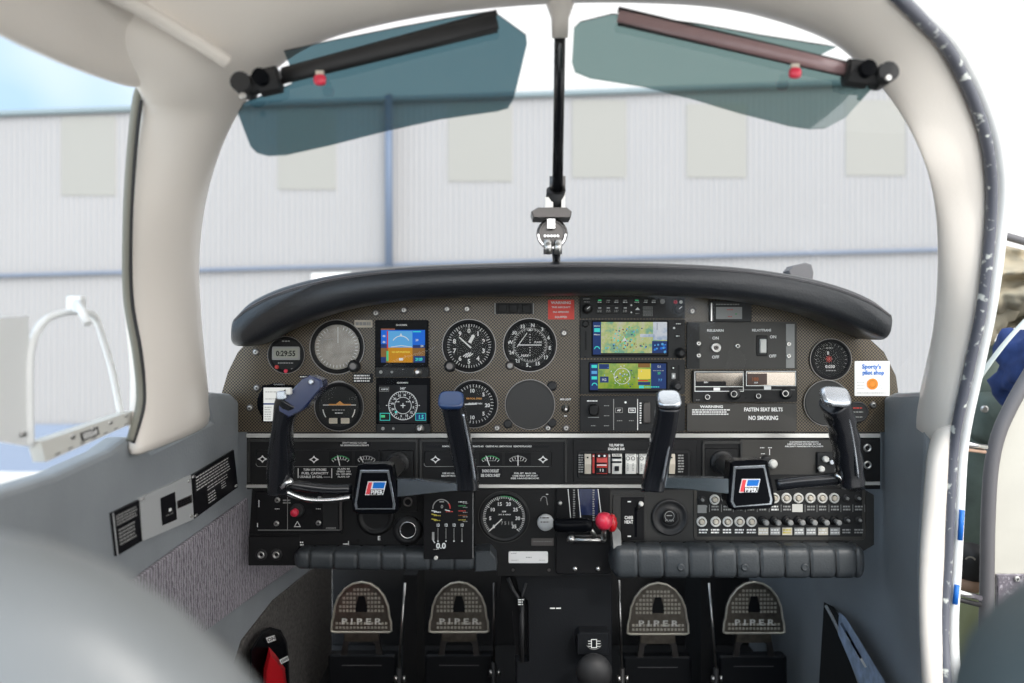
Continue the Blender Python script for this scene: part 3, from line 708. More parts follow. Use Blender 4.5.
# ---------------------------------------------------------------- round gauges
def gauge(cx, cy, r, name, label, cat='gauge', face='gauge_face', bez='dark_metal', rim='deep_black', lens=True, d=.004, hi='rim_metal', group=None):
    fr = PF(d); t = thing(name, label, cat, fr.m(cx, cy+r), group)
    part('bezel', t, lambda b: (b.lathe(fr, cx, cy, [(r*1.10, -d), (r*1.10, -.001), (r*1.04, .001), (r*.98, .0012), (r*.9, -.0006)], rim, n=40, cap1=False), b.arc(fr, cx, cy, r*1.09, 0, 360, r*.035, hi, h=.0001, n=40)))
    part('dial', t, lambda b: b.lathe(PF(d), cx, cy, [(r*.92, -.0014), (r*.91, -.0013)], face, n=40))
    if lens: part('lens', t, lambda b: b.lathe(fr, cx, cy, [(r*.93, -.0002), (r*.5, .0004)], 'lens_glass', n=32))
    return t, PF(d+.0004-.0014)
def needle(b, fr, cx, cy, ang, L, w, mat='white_print', tail=.2, h=.0003):
    a = math.radians(ang); sx, sy = math.sin(a), -math.cos(a); nx, ny = -sy*w/2, sx*w/2
    b.poly(fr, [(cx-sx*L*tail+nx, cy-sy*L*tail+ny), (cx+sx*L*.85+nx, cy+sy*L*.85+ny), (cx+sx*L, cy+sy*L), (cx+sx*L*.85-nx, cy+sy*L*.85-ny), (cx-sx*L*tail-nx, cy-sy*L*tail-ny)], mat, h)
def corner_knob(t, fr, x, y, r, mat='rubber', cap='dark_metal'):
    part('knob', t, lambda b: (b.lathe(fr, x, y, [(r*1.2, -.004), (r*1.2, .001), (r, .002), (r, .009), (r*.8, .010)], mat, n=18), b.lathe(fr, x, y, [(r*.62, .0100), (r*.6, .0104)], cap, n=14)))

t, f = gauge(286, 355, 17, 'clock', 'round digital clock with grey LCD and red buttons near the far pilot-side edge', 'clock', lens=False)
part('lcd_screen', t, lambda b: (b.box(f, 272, 346.5, 300, 360, 0, .0012, 'dim_print', r=1, ch=.5), b.rect(f, 274, 348.5, 298, 358, 'lcd', .0014), b.text(f, 286, 353.3, 5.2, '0:29:55', 'deep_black', .0016, sx=.9)))
part('button', t, lambda b: b.lathe(f, 286, 371, [(2, 0), (2, .002), (1.4, .003)], 'knob_red', n=12))
part('button', t, lambda b: b.lathe(f, 277, 367, [(2, 0), (2, .002), (1.4, .003)], 'red_print', n=12))
part('lettering', t, lambda b: (b.print_rows(f, 282, 340, 290, 342.2, 1, 'dim_print'), b.print_rows(f, 278, 362, 295, 364, 1, 'dim_print'), b.print_rows(f, 291, 368, 299, 370, 1, 'dim_print')))
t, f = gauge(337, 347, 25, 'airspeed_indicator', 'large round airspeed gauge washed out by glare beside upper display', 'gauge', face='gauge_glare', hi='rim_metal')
part('dial_marks', t, lambda b: (b.ticks(f, 337, 347, 18, 21, 20, 330, 32, .5, 'white_print'), b.line(f, 338, 343, 338, 327, .8, 'white_print'), b.line(f, 322, 340, 334, 339, .6, 'dim_print')))
corner_knob(t, PF(.005), 354, 366, 5.2)
t, f = gauge(469, 346, 24.5, 'altimeter', 'round altimeter with white 0 to 9 numerals above the horn capped in reflected blue', 'gauge')
def alt(b):
    b.ticks(f, 469, 346, 19.5, 22, 0, 352.8, 50, .42, 'white_print'); b.ticks(f, 469, 346, 18.4, 22, 0, 324, 10, .8, 'white_print')
    for i in range(10):
        a = i*36*PI/180; b.text(f, 469+15.3*math.sin(a), 346-15.3*math.cos(a), 4.4, str(i), 'white_print')
    for i in range(4): b.line(f, 463+i*2, 358-abs(i-1.5), 467+i*2, 352+abs(i-1.5), 1, 'white_print')
    b.rect(f, 483, 342, 488, 348, 'deep_black', .0005)
part('dial_marks', t, alt); part('needle', t, lambda b: needle(b, f, 469, 346, -48, 14, 1.4, h=.0007)); part('needle', t, lambda b: needle(b, f, 470, 342, 28, 8.5, 3.4, h=.0008, tail=.1))
corner_knob(t, PF(.005), 450, 366, 5)
t, f = gauge(530, 345, 24.5, 'course_indicator', 'round course deviation indicator with white compass ring and crossed bars', 'gauge')
def cdi(b):
    b.ticks(f, 530, 345, 15.6, 17.5, 0, 355, 72, .35, 'white_print'); b.ticks(f, 530, 345, 14.6, 17.5, 0, 350, 36, .5, 'white_print')
    for i, c in enumerate('N 3 6 E 12 15 S 21 24 W 30 33'.split()):
        a = (i*30+8)*PI/180; b.text(f, 530+20*math.sin(a), 345-20*math.cos(a), 3.6, c, 'white_print')
    b.dot(f, 530, 345, 14.4, 'deep_black', .0003, 28)
    for i in range(-4, 5): b.dot(f, 530, 345+i*2.6, .55, 'white_print', .0006, 8)
    b.text(f, 525, 355.5, 2.6, 'NAV', 'white_print'); b.text(f, 538, 342.2, 1.8, 'FLAGS', 'white_print'); b.poly(f, [(528, 331), (532, 331), (530, 328)], 'white_print', .0006); b.dot(f, 530, 367.5, 1.3, 'white_print')
part('dial_marks', t, cdi); part('needle', t, lambda b: b.line(f, 519, 345, 541.5, 345, 1, 'white_print', .0009)); part('needle', t, lambda b: b.line(f, 517, 347, 527, 333, .8, 'white_print', .0011))
corner_knob(t, PF(.005), 510, 365.5, 3.6, 'dark_metal', 'dim_print')
t, f = gauge(339, 406.5, 22.5, 'attitude_indicator', 'round turn gauge with orange bar below the glare-washed airspeed gauge', 'gauge', face='radio_black')
def tc_(b):
    b.line(f, 323, 405, 356, 405, .8, 'white_print'); b.line(f, 329, 404.6, 351, 404.6, 1.2, 'orange_print', .0006); b.poly(f, [(336, 404), (340, 401), (344, 404)], 'orange_print', .0008)
    b.print_rows(f, 332, 409, 346, 411, 1, 'dim_print'); b.print_rows(f, 335, 412, 343, 414, 1, 'white_print')
    b.arc(f, 339, 408, 16, 95, 125, 1, 'white_print'); b.arc(f, 339, 408, 16, 235, 265, 1, 'white_print'); b.arc(f, 339, 394, 13, -60, 60, .8, 'dim_print')
    b.box(f, 329, 418, 349.5, 423.5, 0, .001, 'cream_plastic', r=1, ch=.3); b.rect(f, 337.6, 417.8, 341, 423.8, 'deep_black', .0014)
part('dial_marks', t, tc_)
t, f = gauge(474, 404, 22, 'vertical_speed_indicator', 'round vertical speed gauge partly hidden behind the horn capped in reflected blue', 'gauge')
def vsi(b):
    b.ticks(f, 474, 404, 16.8, 19.6, -80, 260, 36, .45, 'white_print')
    for c, a in (('10', -8), ('20', 95), ('5', 45), ('5', 135), ('10', 188)): b.text(f, 474+13.5*math.sin(math.radians(a)), 404-13.5*math.cos(math.radians(a)), 3.6, c)
    b.textw(f, 466, 482, 398.5, 1.6, 'VERTICAL SPEED', 'orange_print'); b.textw(f, 468, 482, 403.5, 1.6, '100 FT PER MIN', 'white_print')
part('dial_marks', t, vsi); part('needle', t, lambda b: needle(b, f, 474, 404, 268, 15, 1.3, h=.0008))
t = thing('blanking_cover', 'plain dark round cover below the course indicator', 'cover', PF(.004).m(530, 428))
part('disc', t, lambda b: b.lathe(PF(.004), 530, 404.5, [(24.5, -.004), (24.5, .001), (23.4, .002), (22.8, .0012)], 'panel_grey', n=40))
part('rim', t, lambda b: b.arc(PF(.004), 530, 404.5, 24.8, 0, 360, .8, 'rim_metal', .0004, 44))
part('corner_lug', t, lambda b: b.lathe(PF(.002), 552, 386, [(5, -.002), (5, .001), (3, .002)], 'rubber', n=16))
part('corner_lug', t, lambda b: b.lathe(PF(.002), 508, 424, [(4.5, -.002), (4.5, .001), (3, .002)], 'rubber', n=16))
part('corner_lug', t, lambda b: b.lathe(PF(.002), 552, 423, [(4.5, -.002), (4.5, .001), (3, .002)], 'rubber', n=16))
t, f = gauge(831, 359.5, 19, 'suction_gauge', 'small round gauge with red star pointer beside the white square sticker', 'gauge')
def suc(b):
    b.ticks(f, 831, 359.5, 14, 16, -120, 120, 17, .4, 'dim_print'); b.print_rows(f, 826, 347, 833, 349, 1, 'dim_print'); b.text(f, 828, 353, 3, 'II', 'white_print')
    for a in range(0, 180, 45): needle(b, f, 829, 359, a, 3.6, .8, 'red_print', tail=1)
    b.text(f, 830, 366.5, 3, '0.030', 'white_print'); b.print_rows(f, 826, 369.5, 837, 371.5, 1, 'dim_print')
part('dial_marks', t, suc)
t = thing('blanking_cover', 'plain round cover hidden behind the copilot horn capped in reflected white', 'cover', PF(.004).m(826, 426))
part('disc', t, lambda b: b.lathe(PF(.004), 827, 403, [(22.5, -.004), (22.5, .001), (21.4, .002), (20.8, .0012)], 'panel_grey', n=40))
part('rim', t, lambda b: b.arc(PF(.004), 827, 403, 22.8, 0, 360, .9, 'rim_metal', .0004, 40))
t = thing('cigar_socket', 'small dark round fitting with red lettering behind the copilot grip', 'socket', PF(.003).m(858, 422))
part('ring', t, lambda b: b.lathe(PF(.003), 858, 412, [(10.5, -.003), (10.5, .001), (9, .002), (8.6, .001)], 'rubber', n=26))
part('lettering', t, lambda b: (b.print_rows(PF(.005), 853, 407, 863, 409, 1, 'red_print'), b.print_rows(PF(.005), 853, 411, 863, 413, 1, 'dim_print'), b.print_rows(PF(.005), 853, 416, 863, 418, 1, 'dim_print')))
t, f = gauge(504, 517, 23.5, 'tachometer', 'large round tachometer low on the panel beside the engine monitor', 'gauge', bez='rubber', rim='panel_black', hi='panel_grey')
def tach(b):
    b.ticks(f, 504, 517, 18.6, 21.5, -133, 133, 50, .6, 'white_print'); b.ticks(f, 504, 517, 17.5, 21.5, -133, 133, 8, 1, 'white_print')
    for i, c in enumerate(['0', '5', '10', '15', '20', '25', '30', '35']):
        a = math.radians(-133+38*i); b.text(f, 504+13.8*math.sin(a), 517-13.8*math.cos(a), 3.5, c)
    b.arc(f, 504, 517, 20.8, -10, 40, 1.3, 'green_print'); b.text(f, 504, 511.5, 1.5, 'RPM'); b.textw(f, 498, 511, 514.5, 1.2, 'X100')
    b.text(f, 507, 523, 3, '7 5 1 8', 'dim_print')
part('dial_marks', t, tach); part('needle', t, lambda b: needle(b, f, 502, 519, -133, 19, 1.1, h=.0009, tail=0))

# ---------------------------------------------------------------- square displays
d = .010
t = thing('flight_display', 'square flight display showing blue sky and brown ground', 'display', PF(d).m(402, 376)); f = PF(d)
part('bezel', t, lambda b: (b.box(f, 375, 320, 428, 368, -d, 0, 'gloss_black', r=1, ch=.5), b.box(f, 375, 367.5, 429, 377, -d, .001, 'radio_black', r=1.5, ch=.8), b.textw(f, 396, 407, 325, 1.5, 'GARMIN', 'white_print')))
def pfd(b):
    h = .0003
    b.rect(f, 381, 330, 425, 347.5, 'sky_glow', h); b.rect(f, 381, 347.5, 425, 362.5, 'brown_glow', h)
    b.rect(f, 388, 331, 412.5, 347.5, 'sky_light_glow', .0005); b.rect(f, 388, 347.5, 412.5, 362.5, 'earth_glow', .0005)
    b.rect(f, 381, 344, 387.5, 348, 'navy_glow', .0005); b.rect(f, 413, 345, 425, 348, 'navy_glow', .0005)
    b.arc(f, 401, 345, 9, -60, 60, .8, 'white_glow', .0007); b.poly(f, [(401, 333), (399.6, 336), (402.4, 336)], 'white_glow', .0007)
    b.rect(f, 387, 331, 388.2, 349, 'red_glow', .0007); b.rect(f, 386.5, 351, 388.6, 361, 'green_glow', .0007)
    b.textw(f, 392, 410, 352, 1.8, 'NO GPS POSITION', 'yellow_glow', .0008); b.rect(f, 399, 358, 403, 360.5, 'white_glow', .0008)
    b.rect(f, 413.5, 356, 425, 362.5, 'navy_glow', .0007); b.text(f, 419, 359.3, 3, '29.89', 'cyan_glow', .0009, sx=.75); b.rect(f, 381, 357, 386, 362.5, 'navy_glow', .0007)
    for x, y in ((384, 336), (384, 342), (417, 340), (422, 346)): b.text(f, x, y, 2, '40' if x < 400 else '20', 'white_glow', .0009)
    b.rect(f, 413, 331.2, 421, 332.2, 'cyan_glow', .0007); b.rect(f, 381, 328.6, 395, 330, 'amber_glow', .0006); b.line(f, 391, 347, 401, 345.6, .7, 'white_glow', .0009); b.line(f, 401, 345.6, 412, 347, .7, 'white_glow', .0009)
part('screen', t, pfd)
part('knob', t, lambda b: b.lathe(f, 418, 372, [(4.2, 0), (4, .008), (2.6, .009), (2.2, .013), (1.4, .0135)], 'satin_metal', n=18))
part('buttons', t, lambda b: (b.lathe(f, 381, 372, [(1.8, 0), (1.6, .003)], 'dim_print', n=12), b.lathe(f, 392, 372, [(1.4, 0), (1.2, .003)], 'dim_print', n=12), b.text(f, 403, 370, 2, '*', 'white_print', .0014)))
t = thing('flight_display', 'square dark display showing a white compass rose', 'display', PF(d).m(402, 432))
part('bezel', t, lambda b: (b.box(f, 376, 378, 430, 424.5, -d, 0, 'gloss_black', r=1, ch=.5), b.box(f, 376, 424, 430.5, 432.5, -d, .001, 'radio_black', r=1.5, ch=.8), b.textw(f, 397, 408, 382.7, 1.5, 'GARMIN', 'white_print')))
def hsi(b):
    h = .0004; cx, cy = 403, 405.5
    b.rect(f, 379, 385, 427, 423, 'navy_glow', .0002); b.mats[b.mats.index('navy_glow')] = 'placard_black'
    b.arc(f, cx, cy, 14.3, 0, 360, .6, 'white_glow', h); b.arc(f, cx, cy, 8.3, 0, 360, .5, 'white_glow', h); b.ticks(f, cx, cy, 12.4, 14.3, 0, 350, 36, .4, 'white_glow', h)
    for i, c in enumerate('33 N 3 6 E 12 15 S 21 24 W 30'.split()):
        a = (i*30-20)*PI/180; b.text(f, cx+10.6*math.sin(a), cy-10.6*math.cos(a), 2.1, c, 'white_glow', h)
    b.line(f, cx, cy-2.4, cx, cy+2.4, .8, 'white_glow', h); b.line(f, cx-2.4, cy, cx+2.4, cy, .8, 'white_glow', h); b.text(f, cx, 388.4, 2.2, '345°', 'white_glow', h)
    b.frame(f, 379.5, 387, 389, 391.5, .4, 'dim_print', h); b.textw(f, 381, 388, 389.3, 1.5, 'GPS', 'white_glow', h); b.print_rows(f, 396, 401, 400, 402.5, 1, 'white_glow', h); b.print_rows(f, 406, 401, 410, 402.5, 1, 'white_glow', h)
    b.frame(f, 380, 413, 390, 420.5, .5, 'cyan_glow', h); b.rect(f, 381, 415, 385, 417.5, 'green_glow', h); b.rect(f, 415.5, 413, 426, 420.5, 'navy_glow', h); b.frame(f, 415.5, 413, 426, 420.5, .4, 'cyan_glow', .0006); b.text(f, 421, 417, 4, '1.5', 'cyan_glow', .0006, sx=.8)
    b.dot(f, 396, 412, 1.1, 'cyan_glow', .0006); b.rect(f, 386, 405, 387.4, 405.8, 'white_glow', h); b.rect(f, 418.6, 405, 420, 405.8, 'white_glow', h)
part('screen', t, hsi)
part('knob', t, lambda b: b.lathe(f, 420, 428.5, [(4.2, 0), (4, .008), (2.6, .009), (2.2, .013), (1.4, .0135)], 'satin_metal', n=18))
part('buttons', t, lambda b: (b.lathe(f, 383, 428.5, [(1.8, 0), (1.6, .003)], 'dim_print', n=12), b.lathe(f, 393.5, 428.5, [(1.4, 0), (1.2, .003)], 'dim_print', n=12)))
t = thing('checklist_display', 'small instrument with pale lit page behind the pilot yoke grip', 'display', PF(.006).m(277, 424)); f = PF(.006)
part('bezel', t, lambda b: (b.lathe(f, 277, 403, [(20, -.006), (20, 0), (18.5, .001)], 'gloss_black', n=36), b.box(f, 262, 385, 294, 422, -.001, .0022, 'gloss_black', r=1.5, ch=.6), b.textw(f, 274, 285, 384.3, 1.4, 'GARMIN', 'dim_print', .0025)))
def pg(b):
    b.rect(f, 264, 387.5, 292, 421, 'page_glow', .0024); b.rect(f, 264, 403, 280, 404.6, 'navy_glow', .0026); b.print_rows(f, 265, 406, 272, 420, 6, 'dim_print', .0027, .35)
    for y in (391, 398): b.print_rows(f, 266, y, 285, y+1.6, 1, 'dim_print', .0027)
part('screen', t, pg)
# mini instrument: engine monitor
t = thing('engine_monitor', 'tall black engine monitor with coloured arcs and bar graphs', 'display', PF(.046).m(448, 560)); f = PF(.046)
part('bezel', t, lambda b: (b.box(f, 423.5, 490, 473.5, 559.5, -.046, 0, 'deep_black', r=2, ch=.6), b.line(f, 473, 493, 473, 558, .6, 'dim_print', .0004)))
def em(b):
    h = .0005
    b.arc(f, 441.5, 508, 8.6, -95, 60, 1.0, 'dim_print', h); b.arc(f, 441.5, 508, 8.6, 60, 95, 1.2, 'red_print', h); b.text(f, 442, 506.5, 3.4, '0', 'dim_print', h); b.rect(f, 439.5, 501, 444, 502.3, 'dim_print', h)
    for y, m1 in ((511.5, 'white_glow'), (515, 'yellow_print'), (519.8, 'yellow_print')): b.line(f, 431.5, y-1, 437, y, .9, m1, h); b.print_rows(f, 434, y-.2, 441, y+1.4, 1, m1, h)
    b.line(f, 445, 509.7, 450, 511, .8, 'white_glow', h); b.print_rows(f, 446, 510.8, 453, 512.4, 1, 'red_print', h)
    for y, m1 in ((502, 'white_glow'), (506, 'green_print'), (511, 'red_print'), (515.5, 'amber_glow'), (520, 'yellow_print')): b.print_rows(f, 458.5, y-.9, 467, y+.6, 1, m1, h); b.print_rows(f, 463, y+.6, 468, y+2, 1, 'dim_print', h)
    for x in (438, 446, 454, 462): b.text(f, x, 525, 3, '13', 'white_glow', h, sx=.8); b.line(f, x, 528, x, 541-(x % 3), .5, 'dim_print', h); b.dot(f, x, 541, .8, 'white_glow', h, 8)
    b.text(f, 441, 545.6, 5.6, '0.0', 'white_glow', h); b.rect(f, 432, 532, 434.4, 540, 'dim_print', h); b.print_rows(f, 433.5, 548.6, 440, 550, 1, 'dim_print', h); b.line(f, 433, 540, 435, 543, .8, 'white_glow', h)
part('screen', t, em)
part('button', t, lambda b: b.lathe(f, 436, 557.6, [(2, 0), (2, .003), (1.3, .004)], 'white_plastic', n=14))

#@@PART radios
# ================================================================== radio stack
f = PF(.006)
t = thing('audio_panel', 'thin black audio control panel topmost in the radio stack', 'radio', f.m(632, 318))
part('faceplate', t, lambda b: b.box(f, 580, 296.5, 685, 318.3, -.006, 0, 'radio_black', r=1, ch=.5))
for i, x in enumerate((599.7, 608.3, 616.5, 625.2, 636.8, 646, 654)):
    part('button', t, lambda b: (b.box(f, x-3, 299.5, x+3, 304.8, 0, .002, 'panel_black', r=1.4, ch=.6), b.print_rows(PF(.008), x-2.3, 301.4, x+2.3, 303, 1, 'white_print' if i != 1 else 'dim_print'), b.rect(PF(.008), x-1.8, 299.8, x+1.8, 300.8, 'green_glow' if i in (0, 4) else 'dim_print')))
for i, x in enumerate((599.7, 608.3, 616.5, 625.2)):
    part('button', t, lambda b: (b.box(f, x-3, 307, x+3, 313.6, 0, .002, 'panel_black', r=.8, ch=.6), b.print_rows(PF(.008), x-2.3, 309.5, x+2.3, 312.5, 2, 'dim_print'), b.rect(PF(.008), x-1.6, 307.5, x+1.6, 308.4, 'white_print')))
part('button', t, lambda b: (b.box(f, 634, 306.5, 641, 310.8, 0, .002, 'panel_black', r=.6, ch=.4), b.box(f, 634, 312, 641, 315.4, 0, .002, 'panel_black', r=.6, ch=.4), b.poly(PF(.008), [(637.5, 307.2), (640, 310), (635, 310)], 'white_print'), b.print_rows(PF(.008), 635.5, 312.8, 639.5, 314.4, 1, 'dim_print')))
part('annunciator_legend', t, lambda b: [b.frame(f, 643, y, 652.5, y+2.6, .35, 'dim_print') or b.print_rows(f, 644, y+.7, 652, y+2, 1, 'dim_print') for y in (306.6, 310, 313.4)])
part('knob', t, lambda b: b.lathe(f, 587, 309, [(5, 0), (4.8, .010), (3.4, .011), (3.2, .014), (2.4, .0145)], 'rubber', n=20) or b.line(PF(.0208), 587, 309, 590, 306.5, .9, 'white_print'))
part('knob', t, lambda b: b.lathe(f, 678, 309, [(5, 0), (4.8, .010), (3.6, .012)], 'rubber', n=20) or b.line(PF(.0181), 679, 309, 682, 306.5, .9, 'white_print'))
part('marker_lamps', t, lambda b: (b.lathe(f, 675.5, 302, [(2.1, 0), (1.8, .002)], 'knob_red', n=12), b.lathe(f, 681, 302, [(1.8, 0), (1.5, .002)], 'white_plastic', n=12), b.lathe(f, 662.5, 301.5, [(2.6, 0), (2.2, .002)], 'dim_print', n=12), b.dot(f, 631.3, 305.2, 1, 'white_print'), b.dot(f, 631.3, 312.4, .9, 'white_print'), b.textw(f, 583, 590, 298.8, 1.2, 'GARMIN', 'dim_print'), b.print_rows(f, 584, 301, 590, 302.8, 1, 'dim_print')))
def navigator(y0, y1, sx0, sx1, sy0, sy1, label, chart, knobs, deco):
    t = thing('gps_navigator', label, 'radio', f.m(632, y1))
    part('faceplate', t, lambda b: b.box(f, 580, y0, 685, y1, -.006, 0, 'radio_black', r=1, ch=.5))
    part('screen_surround', t, lambda b: b.box(f, sx0-1.5, sy0-1.5, sx1+1.5, sy1+1.8, 0, .0008, 'gloss_black', r=1, ch=.3))
    part('screen', t, lambda b: deco(b, PF(.0068), chart))
    for k in knobs: part('knob', t, lambda b: b.lathe(f, k[0], k[1], [(k[2]*1.15, 0), (k[2], .008), (k[2]*.7, .009), (k[2]*.66, .014), (k[2]*.5, .0148)], 'rubber', n=20))
    return t
def deco1(b, f, ch):
    b.rect(f, 593, 322, 601, 354.5, 'navy_glow', .0003); b.rect(f, 601, 322, 667, 354.5, ch, .0003); b.rect(f, 653, 322, 667, 340, 'chart_pale', .0005); b.rect(f, 640, 334, 655, 337, 'chart_pale', .0005)
    b.rect(f, 652, 341, 667, 354.5, 'navy_glow', .0005); b.rect(f, 594.2, 328.2, 600, 332, 'cyan_glow', .0006); b.arc(f, 597, 349, 2.4, -90, 90, .9, 'cyan_glow', .0006); b.textw(f, 594, 600, 334.5, 1.2, 'Menu', 'white_glow', .0006); b.textw(f, 594, 600, 326, 1.0, 'MSG', 'white_glow', .0006)
    b.rect(f, 601, 353, 667, 354.8, 'placard_black', .0006)
    random.seed(4)
    for _ in range(110):
        x = random.gauss(624, 9); y = random.gauss(339, 7)
        if 602 < x < 652 and 323 < y < 352: b.dot(f, x, y, random.uniform(.35, .9), random.choice(['cyan_glow', 'green_glow', 'navy_glow', 'cyan_glow', 'brown_glow', 'sky_light_glow']), .0007, 6)
    for _ in range(14):
        x = random.uniform(654, 666); y = random.uniform(343, 353); b.dot(f, x, y, random.uniform(.6, 1.4), random.choice(['sky_light_glow', 'sky_glow']), .0008, 6)
    b.poly(f, [(624.5, 337), (627.5, 342), (624.5, 340.6), (621.5, 342)], 'white_glow', .0009); b.line(f, 657, 323, 657, 330, .4, 'placard_black', .0008)
def deco2(b, f, ch):
    b.rect(f, 590, 363.5, 598, 390, 'navy_glow', .0003); b.rect(f, 598, 363.5, 637, 388.5, ch, .0003); b.rect(f, 637, 363.5, 651, 388.5, 'yellow_glow', .0003); b.mats[b.mats.index('yellow_glow')] = ch; b.rect(f, 651, 363.5, 666, 388.5, 'navy_glow', .0004)
    b.rect(f, 638, 363.5, 650, 367.5, 'brown_glow', .0006); b.rect(f, 638, 369, 650.5, 379, 'yellow_glow', .0005); b.rect(f, 638, 380, 648, 381.2, 'red_glow', .0006); b.rect(f, 638, 382, 650, 385, 'navy_glow', .0006)
    for y, m1 in ((366.5, 'cyan_glow'), (372.5, 'sky_light_glow'), (378, 'cyan_glow')): b.rect(f, 591.5, y-1.6, 597, y+1.4, m1, .0006)
    b.arc(f, 594.5, 385.5, 2.4, -90, 90, .9, 'cyan_glow', .0006); b.rect(f, 599, 364, 609, 369, 'navy_glow', .0006); b.rect(f, 600, 376.5, 608.5, 382.5, 'navy_glow', .0006); b.text(f, 604, 379.6, 2.4, '14.2', 'white_glow', .0008, sx=.8)
    b.rect(f, 598, 388.5, 666, 391, 'placard_black', .0004); b.rect(f, 639, 385.6, 644, 388.2, 'cyan_glow', .0007); b.print_rows(f, 645, 386, 660, 387.8, 1, 'cyan_glow', .0007)
    b.text(f, 659, 366.5, 2, '12.1', 'white_glow', .0008, sx=.8); b.text(f, 659, 373, 2.2, '25', 'green_glow', .0008); b.text(f, 660, 380, 2.2, '7.7', 'sky_light_glow', .0008); b.print_rows(f, 653, 370, 664, 371.3, 1, 'dim_print', .0007)
    random.seed(9)
    for _ in range(46): b.dot(f, random.gauss(622, 7), random.gauss(376, 5), random.uniform(.3, .8), random.choice(['white_glow', 'sky_light_glow', 'white_glow', 'navy_glow']), .0008, 6)
    b.arc(f, 622, 376, 8, 0, 360, .5, 'white_glow', .0008, 24)
t = navigator(319.4, 358, 593, 667, 322, 354.8, 'larger GPS navigator with green map screen under the audio panel', 'chart_upper', [(680, 353, 4.8)], deco1)
part('card_slot', t, lambda b: b.box(f, 584.8, 331, 586.6, 350, 0, .0004, 'deep_black', r=.6, ch=.1)); part('knob', t, lambda b: b.lathe(f, 585.5, 324, [(3.6, 0), (3.4, .003), (2.4, .0035)], 'panel_black', n=16))
part('button', t, lambda b: b.box(f, 675, 321.8, 682, 325.8, 0, .0015, 'panel_black', r=1, ch=.4) or b.print_rows(PF(.0076), 676, 323, 681, 324.6, 1, 'white_print')); part('button', t, lambda b: b.box(f, 675, 334, 681, 338, 0, .0015, 'panel_black', r=1, ch=.4) or b.print_rows(PF(.0076), 676, 335.2, 680, 336.8, 1, 'white_print'))
part('indicator_dot', t, lambda b: b.dot(f, 674, 328, 1.2, 'white_print', .0006) or b.dot(f, 585, 357, .9, 'deep_black', .0006))
t = navigator(359.6, 394, 590, 666, 363.5, 390.8, 'shorter GPS navigator with yellow-green map screen below the other navigator', 'chart_lower', [(676, 386, 5)], deco2)
part('card_slot', t, lambda b: b.box(f, 677.5, 365, 679.6, 383, 0, .0006, 'deep_black', r=.6, ch=.1)); part('button', t, lambda b: b.box(f, 671.5, 373, 675.5, 379, 0, .0015, 'dim_print', r=.8, ch=.4) or b.rect(PF(.0076), 672.5, 374.5, 674.5, 377.5, 'white_print'))
part('button', t, lambda b: b.box(f, 671.5, 366, 675, 370, 0, .0015, 'panel_black', r=.8, ch=.4) or b.dot(PF(.0076), 673.3, 368, .8, 'white_print'))
t = thing('autopilot_panel', 'black autopilot controller lowest in the radio stack', 'radio', f.m(632, 432))
part('faceplate', t, lambda b: (b.box(f, 580, 396, 685, 431.5, -.006, 0, 'radio_black', r=1, ch=.5), b.line(f, 613.6, 399, 613.6, 430, .7, 'dim_print'), b.line(f, 637.6, 399, 637.6, 430, .7, 'white_print'), b.print_rows(f, 587, 399.8, 599, 402, 1, 'white_print'), b.dot(f, 625.5, 402.4, 1.1, 'white_print'),
    [b.print_rows(f, x0, y0, x0+5.5, y0+1.4, 1, 'dim_print') for x0, y0 in ((604, 405), (604, 415), (591, 425), (604, 425), (617, 420), (629, 420))], b.rect(f, 588, 417, 599, 417.7, 'dim_print')))
part('knob', t, lambda b: b.box(f, 588, 404, 598.5, 415.5, 0, .010, 'panel_black', r=4, ch=1.4))
for x in (619, 632):
    part('button', t, lambda b: (b.box(f, x-(3.6 if x < 625 else 4.2), 407.2, x+(3.6 if x < 625 else 4.2), 413.2, 0, .0018, 'panel_black', r=1, ch=.4), b.frame(PF(.0078), x-3.6, 407.8, x+3.6, 412.8, .7 if x > 625 else .4, 'white_print' if x > 625 else 'dim_print'), b.textw(PF(.0078), x-2, x+2, 410.3, 1.8, 'AP' if x < 625 else 'TRIM')))
part('trim_wheel', t, lambda b: b.box(f, 643, 402, 650, 423, 0, .005, 'dark_metal', r=1.4, ch=1) or b.print_rows(f, 639.6, 402, 641.6, 424, 9, 'white_print'))
# narrow column and right hand plates
t = thing('strobe_panel', 'dark grey switch plate with round ON OFF switch and white rocker', 'switch panel', f.m(748, 369))
part('faceplate', t, lambda b: (b.box(f, 687, 322, 797, 369, -.006, 0, 'plate_grey', r=1, ch=.5), b.rect(f, 687, 323, 699.5, 368.5, 'radio_black', .0004), b.rect(f, 786, 324, 794.5, 368, 'dim_print', .0004),
    b.textw(f, 707, 723.5, 330.4, 2.4, 'RELEARN'), b.text(f, 715.5, 338, 2.9, 'ON'), b.text(f, 715.5, 357, 2.9, 'OFF'), b.textw(f, 752, 771, 330.2, 2.4, 'RELAY/TRANS'), b.text(f, 773, 336.8, 2.9, 'ON'), b.text(f, 772.5, 356, 2.9, 'OFF')))
part('round_switch', t, lambda b: (b.lathe(f, 715.8, 347.6, [(5.2, 0), (5.0, .003), (3.6, .0036), (3.2, .002)], 'satin_metal', n=20), b.screw(f, 715.8, 347.6, 2.4, 'dark_metal', .003)))
part('lamp', t, lambda b: (b.lathe(f, 737.4, 346, [(2.8, 0), (2.6, .002), (1.6, .0024)], 'satin_metal', n=16), b.dot(f, 737.4, 346, 1.3, 'deep_black', .0026)))
part('rocker_switch', t, lambda b: (b.box(f, 756.5, 335.5, 767.5, 356, 0, .002, 'panel_black', r=1, ch=.5), b.box(f, 759, 339, 765.5, 353, .001, .006, 'white_plastic', r=.8, ch=1)))
